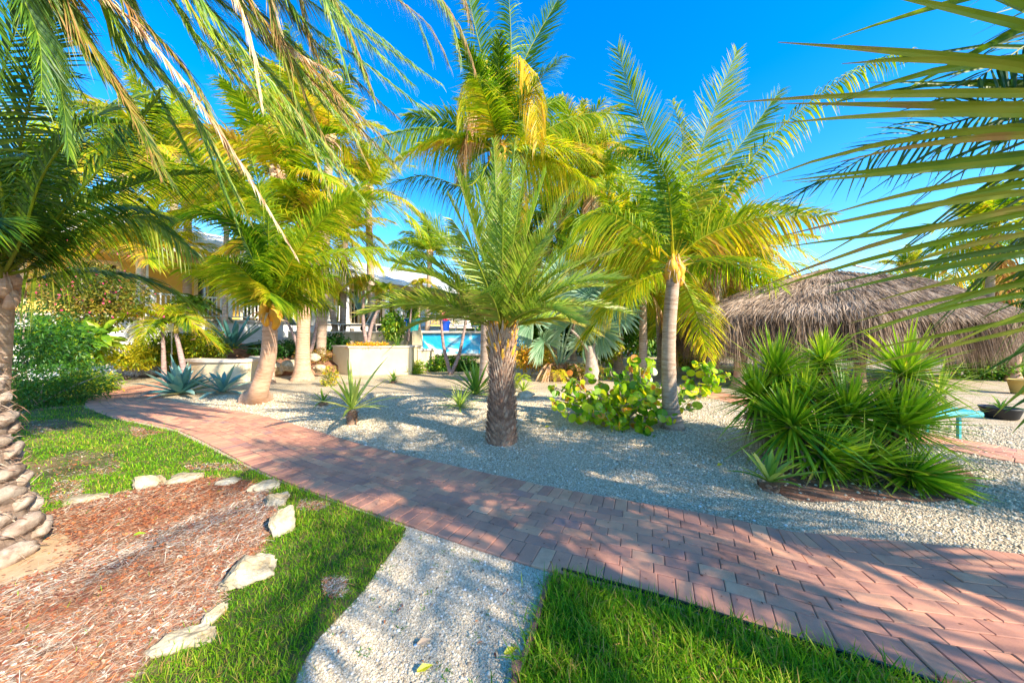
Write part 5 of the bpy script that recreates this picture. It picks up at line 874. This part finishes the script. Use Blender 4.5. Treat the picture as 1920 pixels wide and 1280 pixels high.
# things to the right of the yuccas
b = G(1790, 822); e = empty('bench', b, 'turquoise bench with square metal legs half hidden by the yucca heads', 'bench')
mb = MB(); V = []; 
c = T(1810, 778, 4.9); x1 = c[0]; y0, y1 = 4.75, 5.25; z1 = c[2] + .09; x0 = x1 - 1.35
tube(mb, [A(x0, y0, z1 - .045), A(x1, y0, z1 - .045)], .048, 12, .5); box(mb, x0, x1, y0, y1, z1 - .06, z1 - .001); tube(mb, [A(x0, y1, z1 - .045), A(x1, y1, z1 - .045)], .048, 12, .5); mb.build('seat', M['turq'], e, smooth=False)
for xx in (x1 - .22, x0 + .2):
    for yy in (y0 + .05, y1 - .08): mb = MB(); box(mb, xx, xx + .035, yy, yy + .035, 0, z1 - .05); mb.build('leg', M['turq'], e)
b = G(1876, 784); e = empty('bowl_planter', b, 'black bowl planter holding a small spiky plant on the gravel', 'planter'); mb = MB(); th = np.linspace(0, 2 * math.pi, 24, endpoint=False); prof = [(.17, 0), (.19, .02), (.235, .17), (.25, .20), (.235, .20), (.19, .14), (0.001, .13)]; V = np.concatenate([b + np.c_[np.cos(th) * q, np.sin(th) * q, np.full(24, z)] for q, z in prof]); i, j = np.meshgrid(np.arange(6), np.arange(24), indexing='ij'); F = np.stack([i * 24 + j, i * 24 + (j + 1) % 24, (i + 1) * 24 + (j + 1) % 24, (i + 1) * 24 + j], -1).reshape(-1, 4); mb.add(V, F); mb.build('pot', M['black'], e, smooth=True)
agave('small spiky plant growing in the black bowl', b + A(0, 0, .14), 12, .42, .035, 'furc', seed=61, name='potted_plant', cat='potted plant', tone=(.2, .1), droop=.5)
def pot(label, p, r_, h, mat, name='plant_pot', flare=.72):
    prof = [(r_ * flare, 0), (r_ * .86, h * .5), (r_ * .98, h * .9), (r_ * 1.06, h * .93), (r_ * 1.06, h), (r_ * .92, h), (r_ * .85, h * .88), (.001, h * .86)]; mb = MB(); V = np.concatenate([p + np.c_[np.cos(th) * q, np.sin(th) * q, np.full(24, z)] for q, z in prof]); k = len(prof); i, j = np.meshgrid(np.arange(k - 1), np.arange(24), indexing='ij'); mb.add(V, np.stack([i * 24 + j, i * 24 + (j + 1) % 24, (i + 1) * 24 + (j + 1) % 24, (i + 1) * 24 + j], -1).reshape(-1, 4)); return prop(mb.build(name, M[mat], smooth=True), label, 'plant pot')
pot('yellow clay pot at the right edge in front of the hedge', G(1915, 738), .22, .36, 'terracotta')

# ---------------------------------------------------------------- house, terrace, pool
F0 = A(-14, 13.6, 0); FD = norm(A(7.25, 10.4, 0)); FN = A(-FD[1], FD[0], 0); rz = math.atan2(FD[1], FD[0])
def U(px): k = (px - 960) / FPX; return (k * 13.6 + 14) / (7.25 - 10.4 * k) * math.hypot(7.25, 10.4)
h = empty('house', F0, 'low cream and yellow house with a pale roof, white columns and a raised porch', 'house', rz=rz); h['local'] = 1
ZD = 2.1; ULO, UHI = -6.0, 24.0
def part(name, mat, boxes, parent=h):
    mb = MB()
    for q in boxes: box(mb, *q)
    return mb.build(name, M[mat], parent)
part('base_wall', 'white', [(ULO, 15, -.0, .2, 0, ZD)]); part('porch_floor', 'coping', [(ULO, UHI, -.15, 2.6, ZD, ZD + .1)])
for k, z in enumerate(np.arange(.4, 2.0, .32)): part('siding_line', 'coping', [(ULO, 15, -.012, .0, z, z + .015)])
# wall split around openings
ops = []
def opening(u0, u1, z0, z1, kind): ops.append((u0, u1, z0, z1, kind))
for a, b, k in [(370, 408, 'window'), (462, 482, 'door'), (484, 504, 'door'), (562, 578, 'window'), (606, 622, 'window'), (628, 640, 'window'), (652, 674, 'door'), (680, 692, 'door'), (703, 712, 'door'), (733, 740, 'door'), (752, 770, 'window'), (796, 812, 'window'), (832, 850, 'window'), (858, 868, 'window')]:
    opening(U(a) * 1.02 + .55, U(b) * 1.02 + .55, ZD + (.1 if k == 'door' else .8), ZD + 2.35, k)
ops += [(-4.5, -3.2, ZD + .5, ZD + 2.3, 'window'), (-1.8, -.9, ZD + .4, ZD + 2.3, 'window')]; ops.sort(); cur = ULO; wb = []
for u0, u1, z0, z1, k in ops:
    if u0 > cur: wb.append((cur, u0, 2.5, 2.7, ZD, 5.0))
    wb.append((u0, u1, 2.5, 2.7, z1, 5.0)); 
    if z0 > ZD + .15: wb.append((u0, u1, 2.5, 2.7, ZD, z0))
    cur = max(cur, u1)
wb.append((cur, UHI, 2.5, 2.7, ZD, 5.0)); part('wall', 'yellow', wb)
part('end_wall', 'cream', [(UHI, UHI + .2, .2, 9, 0, 5.0), (ULO - .2, ULO, 0, 9, 0, 5.0)])
for u0, u1, z0, z1, k in ops:
    f = part(k, 'cream', [(u0 - .14, u0, 2.46, 2.56, z0, z1), (u1, u1 + .14, 2.46, 2.56, z0, z1), (u0 - .14, u1 + .14, 2.455, 2.56, z1, z1 + .16), ((u0 + u1) / 2 - .025, (u0 + u1) / 2 + .025, 2.5, 2.56, z0, z1)]); g_ = part('pane', 'glass', [(u0, u1, 2.58, 2.62, z0, z1)], f)
for px in (268, 425, 503, 545, 650, 726, 748, 795, 840, 880): u = U(px); part('column', 'white', [(u - .15, u + .15, .0, .3, ZD + .1, 4.62), (u - .19, u + .19, -.04, .34, ZD + .1, ZD + .25), (u - .19, u + .19, -.04, .34, 4.5, 4.62)])
part('beam', 'cream', [(ULO, UHI, -.02, .32, 4.62, 4.84)])
# arches in the beam for the far bays
for a, b in ((752, 770), (795, 838), (842, 878)):
    mb = MB()
    u0, u1 = U(a) + .15, U(b) - .15; n = 12; th2 = np.linspace(0, math.pi, n); uc = (u0 + u1) / 2; hw = (u1 - u0) / 2; zt = 4.62
    lowp = np.c_[uc - hw * np.cos(th2), np.full(n, .02), 3.9 + .62 * np.sin(th2)]; up = lowp.copy(); up[:, 2] = zt; V = np.vstack([lowp, up, lowp + A(0, .26, 0), up + A(0, .26, 0)]); i = np.arange(n - 1); mb.add(V, np.concatenate([np.stack([i, i + 1, i + 1 + n, i + n], -1), np.stack([i + 2 * n, i + 3 * n, i + 1 + 3 * n, i + 1 + 2 * n], -1), np.stack([i, i + 2 * n, i + 1 + 2 * n, i + 1], -1)])); mb.build('arch', M['yellow'], h)
part('fascia', 'white', [(ULO - .6, UHI + .6, -.75, -.68, 4.74, 4.98)]); part('soffit', 'cream', [(ULO - .55, UHI + .55, -.68, 2.5, 4.85, 4.9)])
def roof(u0, u1, v0, v1, z0, z1):
    mb = MB(); vm = (v0 + v1) / 2; hw = (v1 - v0) / 2; V = [[u0, v0, z0], [u1, v0, z0], [u1, v1, z0], [u0, v1, z0], [u0 + hw, vm, z1], [u1 - hw, vm, z1]]
    mb.add(V, [np.array([[0, 1, 5, 4], [2, 3, 4, 5]]), np.array([[3, 0, 4], [1, 2, 5]])]); 
    for s in np.arange(u0 + .4, u1 - .4, .45):
        t0 = np.clip(min((s - u0), (u1 - s)) / hw, 0, 1); p0, p1 = A(s, v0, z0 + .015), A(s, v0 + hw * t0, z0 + (z1 - z0) * t0 + .015); tube(mb, [p0, p1], .02, 4, caps=False)
    return mb.build('roof', M['roof'], h)
roof(ULO - .6, UHI + .6, -.75, 9.5, 4.98, 6.9)
for px in (432, 668): u = U(px) + .5; q = part('wall_lantern', 'lantern', [(u - .12, u + .12, 2.28, 2.5, ZD + 1.35, ZD + 1.75), (u - .16, u + .16, 2.24, 2.5, ZD + 1.3, ZD + 1.35), (u - .07, u + .07, 2.33, 2.47, ZD + 1.75, ZD + 1.9)])
def railing(u0, u1, v, z, lab):
    mb = MB(); e = empty('porch_railing', F0, lab, 'railing', 'white porch railings', rz); e['local'] = 1
    for q, bx in (('top_rail', (u0, u1, v - .04, v + .04, z + .9, z + .97)), ('bottom_rail', (u0, u1, v - .025, v + .025, z + .1, z + .15))): part(q, 'white', [bx], e)
    for s in np.arange(u0 + .08, u1 - .05, .145): box(mb, s, s + .045, v - .02, v + .02, z + .15, z + .9)
    o = mb.build('balusters', M['white'], e); 
    for s in (u0, u1): part('post', 'white', [(s - .07, s + .07, v - .07, v + .07, z, z + 1.08)], e)
railing(U(285), U(420), .05, ZD + .1, 'white railing on the left stretch of the porch, mostly behind palm leaves'); railing(U(430), U(500), .05, ZD + .1, 'white railing in front of the dark glass doors left of the leaning trunk')
railing(U(598), U(645), -.0, ZD + .1, 'white railing between the thin palm stem and the ribbed white column'); railing(U(752), U(790), -.0, ZD + .1, 'white railing in the first arched bay by the teal pot'); railing(U(800), U(876), -.0, ZD + .1, 'white railing across the far arched bays')
part('steps', 'coping', [(U(655), U(725), -.5, 0, 0, ZD - .2), (U(655), U(725), -.9, -.5, 0, ZD - .4)])
# lower storey at far left: white posts carrying the deck
for px, y in ((203, 690), (90, 700)):
    b = G(px, y + 8); mb = MB(); box(mb, b[0] - .11, b[0] + .11, b[1], b[1] + .22, 0, 2.3); prop(mb.build('white_post', M['white']), ['white square post by the boulders at the left', 'white post half hidden in the left bushes'][px == 90], 'post')
b = G(143, 735 - 2); mb = MB(); tube(mb, [b, b + A(0, 0, .55)], .035, 8); tube(mb, [b + A(0, 0, .55), b + A(0, 0, .6)], .055, 8); prop(mb.build('bollard_light', M['white']), 'short white bollard at the far edge of the left lawn', 'bollard')
p = T(322, 622, 11.4); mb = MB(); e = empty('garden_lamp', A(p[0], p[1], 0), 'white cone-shaded garden lamp above the gold shrubs', 'lamp'); tube(mb, [A(p[0], p[1], 0), p], .02, 6); mb.build('pole', M['white'], e); mb = MB(); tube(mb, [p + A(0, 0, .0), p + A(0, 0, .04), p + A(0, 0, .22)], [.22, .22, .02], 16); mb.build('shade', M['white'], e)

# terrace and pool
TZ = 1.60
def tpoly(name, px0, px1, Y0, Y1, z0, z1, mat, **kw):
    a, b = T(px0, 640, Y0), T(px1, 640, Y1); mb = MB(); d = norm((b - a) * A(1, 1, 0)); nn = A(-d[1], d[0], 0); 
    a0, b0 = a * A(1, 1, 0), b * A(1, 1, 0); t_ = kw.pop('th', .3); V = [a0 + A(0, 0, z0), b0 + A(0, 0, z0), b0 + nn * t_ + A(0, 0, z0), a0 + nn * t_ + A(0, 0, z0)]; V += [v + A(0, 0, z1 - z0) for v in V]; mb.add(V, BOXF); return mb.build(name, M[mat], kw.get('parent'))
e = empty('terrace', T(770, 700, 16) * A(1, 1, 0), 'raised beige-walled terrace in front of the house', 'terrace')
tpoly('retaining_wall', 540, 782, 15.2, 15.8, 0, TZ, 'beige', parent=e)
tpoly('retaining_wall', 984, 992, 16.4, 16.5, 0, TZ, 'beige', parent=e)
mb = MB(); a, b_, c_, d_ = T(540, 640, 15.2), T(990, 640, 16.2), T(990, 640, 26), T(560, 640, 18.5); V = [[*q[:2], TZ + .002] for q in (a, b_, c_, d_)]; V += [[*q[:2], TZ + .07] for q in (a, b_, c_, d_)]; mb.add(V, BOXF); mb.build('deck', M['coping'], e)
mb = MB(); a, b_, c_ = T(775, 640, 15.75), T(790, 640, 15.75), 0; box(mb, a[0], b_[0] + .02, 15.55, 16.2, 0, TZ + .1); mb.build('pier', M['cream'], e)
e = empty('swimming_pool', T(885, 700, 16) * A(1, 1, 0), 'raised pool whose bright blue tiled wall shows behind the palms', 'swimming pool')
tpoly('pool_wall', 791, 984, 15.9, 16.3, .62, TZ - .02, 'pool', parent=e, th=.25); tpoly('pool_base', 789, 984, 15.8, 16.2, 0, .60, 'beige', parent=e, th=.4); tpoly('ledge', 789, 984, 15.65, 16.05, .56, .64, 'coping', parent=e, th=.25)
tpoly('coping', 790, 985, 15.84, 16.24, TZ - .02, TZ + .09, 'coping', parent=e, th=.3)
mb = MB(); a, b_, c_, d_ = T(800, 640, 16.3), T(980, 640, 16.7), T(950, 640, 21), T(815, 640, 20.5); mb.add([[*q[:2], TZ + .078] for q in (a, b_, c_, d_)], np.array([[0, 1, 2, 3]])); mb.build('water', M['water'], e)
# planter box
e = empty('planter_box', T(695, 700, 12.8) * A(1, 1, 0), 'square beige rendered planter box with shadows across its face, in front of the terrace', 'planter')
a, b_ = T(655, 700, 12.6), T(772, 700, 12.9); mb = MB(); V = [a * A(1, 1, 0), b_ * A(1, 1, 0), b_ * A(1, 1, 0) + A(0, 1.3, 0), T(624, 700, 13.6) * A(1, 1, 0)]; V = V + [v + A(0, 0, 1.02) for v in V]; mb.add(V, BOXF); mb.build('box', M['cream'], e)
q = sum(V[:4]) / 4; Vc = [(v - q) * A(1.03, 1.06, 1) + q for v in V[:4]]; Vc = [v + A(0, 0, 1.022) for v in Vc] + [v + A(0, 0, 1.08) for v in Vc]; mb = MB(); mb.add(Vc, BOXF); mb.build('rim', M['coping'], e)
# low planter step to the right of the box
e = empty('planter_wall', T(775, 700, 14), 'low beige wall joining the planter box to the pool base', 'wall'); tpoly('wall', 770, 815, 13.6, 14.2, 0, .85, 'beige', parent=e, th=.25); tpoly('cap', 768, 816, 13.55, 14.15, .855, .93, 'coping', parent=e, th=.33)
# curved low planter wall left
P = spline([T(362, 700, 11.2), T(400, 700, 10.9), T(455, 700, 10.9), T(478, 700, 11.6), T(482, 700, 12.6)], 30) * A(1, 1, 0); t = norm(np.gradient(P, axis=0)); nn = np.stack([-t[:, 1], t[:, 0], 0 * t[:, 0]], -1) * .16; n = 30
def wallstrip(P, nn, z0, z1, mat, name, parent):
    mb = MB(); V = np.vstack([P - nn + A(0, 0, z0), P - nn + A(0, 0, z1), P + nn + A(0, 0, z1), P + nn + A(0, 0, z0)]); i = np.arange(n - 1); F = [np.stack([i + k * n, i + k * n + 1, i + 1 + ((k + 1) % 4) * n, i + ((k + 1) % 4) * n], -1) for k in range(4)]; F.append(np.array([[0, n, 2 * n, 3 * n], [n - 1, 4 * n - 1, 3 * n - 1, 2 * n - 1]])); mb.add(V, np.concatenate(F)); return mb.build(name, M[mat], parent)
e = empty('curved_planter_wall', P[10], 'low curved cream planter wall behind the blue agaves', 'wall'); wallstrip(P, nn, 0, .62, 'cream', 'wall', e); wallstrip(P, nn * 1.35, .625, .72, 'coping', 'cap', e)
# planted slope
mb = MB(); pts = [T(360, 700, 11.8), T(480, 700, 12.2), T(640, 700, 13.3), T(640, 700, 15.1), T(540, 700, 15.1), T(250, 700, 13.5)]; z = [.3, .25, .3, 1.0, 1.1, 1.2]
V = np.array([[p[0], p[1], q] for p, q in zip(pts, z)]); V = np.vstack([V, V * A(1, 1, 0)]); i = np.arange(6); mb.add(V, [np.array([[0, 1, 4, 5], [1, 2, 3, 4]]), np.stack([i, (i + 1) % 6, (i + 1) % 6 + 6, i + 6], -1)]); prop(mb.build('garden_slope', M['mulchbase']), kind='structure')

def lounger(lab, p, az, back=60, mat='sling'):
    e = empty('sun_lounger', p, lab, 'lounge chair', 'lounge chairs on the terrace', az); e['local'] = 1; b = R(back)
    mb = MB(); box(mb, 0, 1.3, -.32, .32, .30, .34); mb.build('seat', M[mat], e)
    mb = MB(); c_, s_ = math.cos(b), math.sin(b); V = [[0, -.3, .32], [0, .3, .32], [-.75 * c_, .3, .32 + .75 * s_], [-.75 * c_, -.3, .32 + .75 * s_]]; V = np.array(V); V = np.vstack([V, V + A(.03 * s_, 0, .03 * c_)]); mb.add(V, BOXF); mb.build('backrest', M[mat], e)
    mb = MB(); tube(mb, [A(0, -.33, .32), A(-.8 * c_, -.33, .32 + .8 * s_), A(-.8 * c_, .33, .32 + .8 * s_), A(0, .33, .32)], .022, 6); tube(mb, [A(0, -.33, .32), A(1.32, -.33, .32), A(1.32, .33, .32), A(0, .33, .32)], .022, 6); mb.build('frame', M['white'], e)
    for x in (.1, 1.15):
        for y in (-.31, .31): mb = MB(); tube(mb, [A(x, y, .31), A(x - .05, y, 0)], .02, 6); mb.build('leg', M['white'], e)
D = A(0, 0, TZ + .07)
def on(px, Y): return T(px, 640, Y) * A(1, 1, 0) + D
lounger('grey-green lounge chair with raised back at the middle of the terrace', on(692, 16.6), math.pi * .98, 62); lounger('low grey-green lounge chair at the left, beside the white chair', on(548, 16.2), 1.2, 50); lounger('grey lounge chair by the pool, right of the blue pot with pink flowers', on(852, 18.5), .1, 40); lounger('flat lounge chair nearest the terrace edge', on(640, 15.9), .05, 8)
lounger('white slatted reclining chair behind the ringed tan trunk', on(585, 16.1), 2.6, 55, 'white')
mb = MB(); q = on(742, 16.4); box(mb, q[0] - .25, q[0] + .25, q[1] - .2, q[1] + .2, q[2], q[2] + .45); prop(mb.build('side_table', M['white']), 'small white side table beside the lounge chair', 'table')
mb = MB(); q = on(722, 16.1); box(mb, q[0] - .35, q[0] + .25, q[1] - .15, q[1] + .15, q[2] + .02, q[2] + .3); prop(mb.build('towel', M['towel']), 'salmon pink towel heap beside the lounge chair', 'towel')
for px in (680, 712): mb = MB(); q = on(px, 15.9) + A(0, 0, .14); tube(mb, [q, q + A(0, .06, 0)], .13, 14); prop(mb.build('wheel', M['black']), ['wheel on the left of the lounge chair foot', 'wheel on the right of the lounge chair foot'][px > 700], 'wheel')
pot('cobalt blue glazed pot on the terrace corner', on(754, 16.0), .28, .5, 'blue'); pot('large teal glazed pot beside the cobalt one', on(773, 16.2), .36, .6, 'teal'); pot('cobalt blue pot with pink flowers by the pool edge', on(835, 16.9), .24, .52, 'blue')
shrub('pink flowers in the cobalt pot by the pool edge', on(836, 16.9) + A(0, 0, .75), (.3, .3, .25), 300, (.09, .05), 'flower', (.5, .3), 71, name='potted_plant', cat='potted plant', ground=False, stems=2)
shrub('green leaves growing in the large teal pot', on(773, 16.2) + A(0, 0, .95), (.35, .3, .4), 300, (.22, .06), 'shrub', (.7, .2), 72, name='potted_plant', cat='potted plant', ground=False, stems=2)
mb = MB(); box(mb, *[v for v in (0, .6, 0, .08, 0, .5)]); o = mb.build('cushion', M['bluecloth']); o.location = [float(v) for v in (F0 + FD * U(612) + FN * .6 + A(0, 0, ZD + .85))]; o.rotation_euler[2] = rz; prop(o, 'blue cushion on the chair behind the white railing', 'cushion')
mb = MB(); box(mb, 0, .7, 0, .6, 0, .4); box(mb, 0, .7, .5, .6, .4, .84); o = mb.build('porch_chair', M['white']); o.location = [float(v) for v in (F0 + FD * (U(612) - .05) + FN * .62 + A(0, 0, ZD + .1))]; o.rotation_euler[2] = rz; prop(o, 'chair with the blue cushion on the porch behind the railing', 'chair')
# dry leaves lying about
r = np.random.default_rng(6)
for k, (x, y, lab) in enumerate([(1022, 800, 'curled brown leaf on the gravel right of the feather palm trunk'), (1345, 872, 'brown leaf on the gravel left of the variegated agave'), (782, 1258, 'rusty dry leaf on the pebbles near the bottom edge'), (782, 1208, 'dark bark flake lying on the pebble strip'), (250, 1003, 'fresh green leaf lying on the mulch'), (945, 1225, 'small weed-tangled dry leaf by the timber edging')]):
    p = G(x, y, .02); mb = MB(); strips(mb, p[None], [[.8, .5, .1]], .07 if y > 900 else .11, .03, [[-.5, .8, .5]], .2, 5, .85 if k != 4 else .7, fold=.5, prof=([0, .4, 1], [.3, 1, .1])); prop(mb.build('fallen_leaf', M['chip'] if k == 3 else (M['grape'] if k != 4 else M['grass'])), lab, 'leaf', 'fallen leaves')
# unresolved helper data removed
bpy.data.meshes.remove(_b)
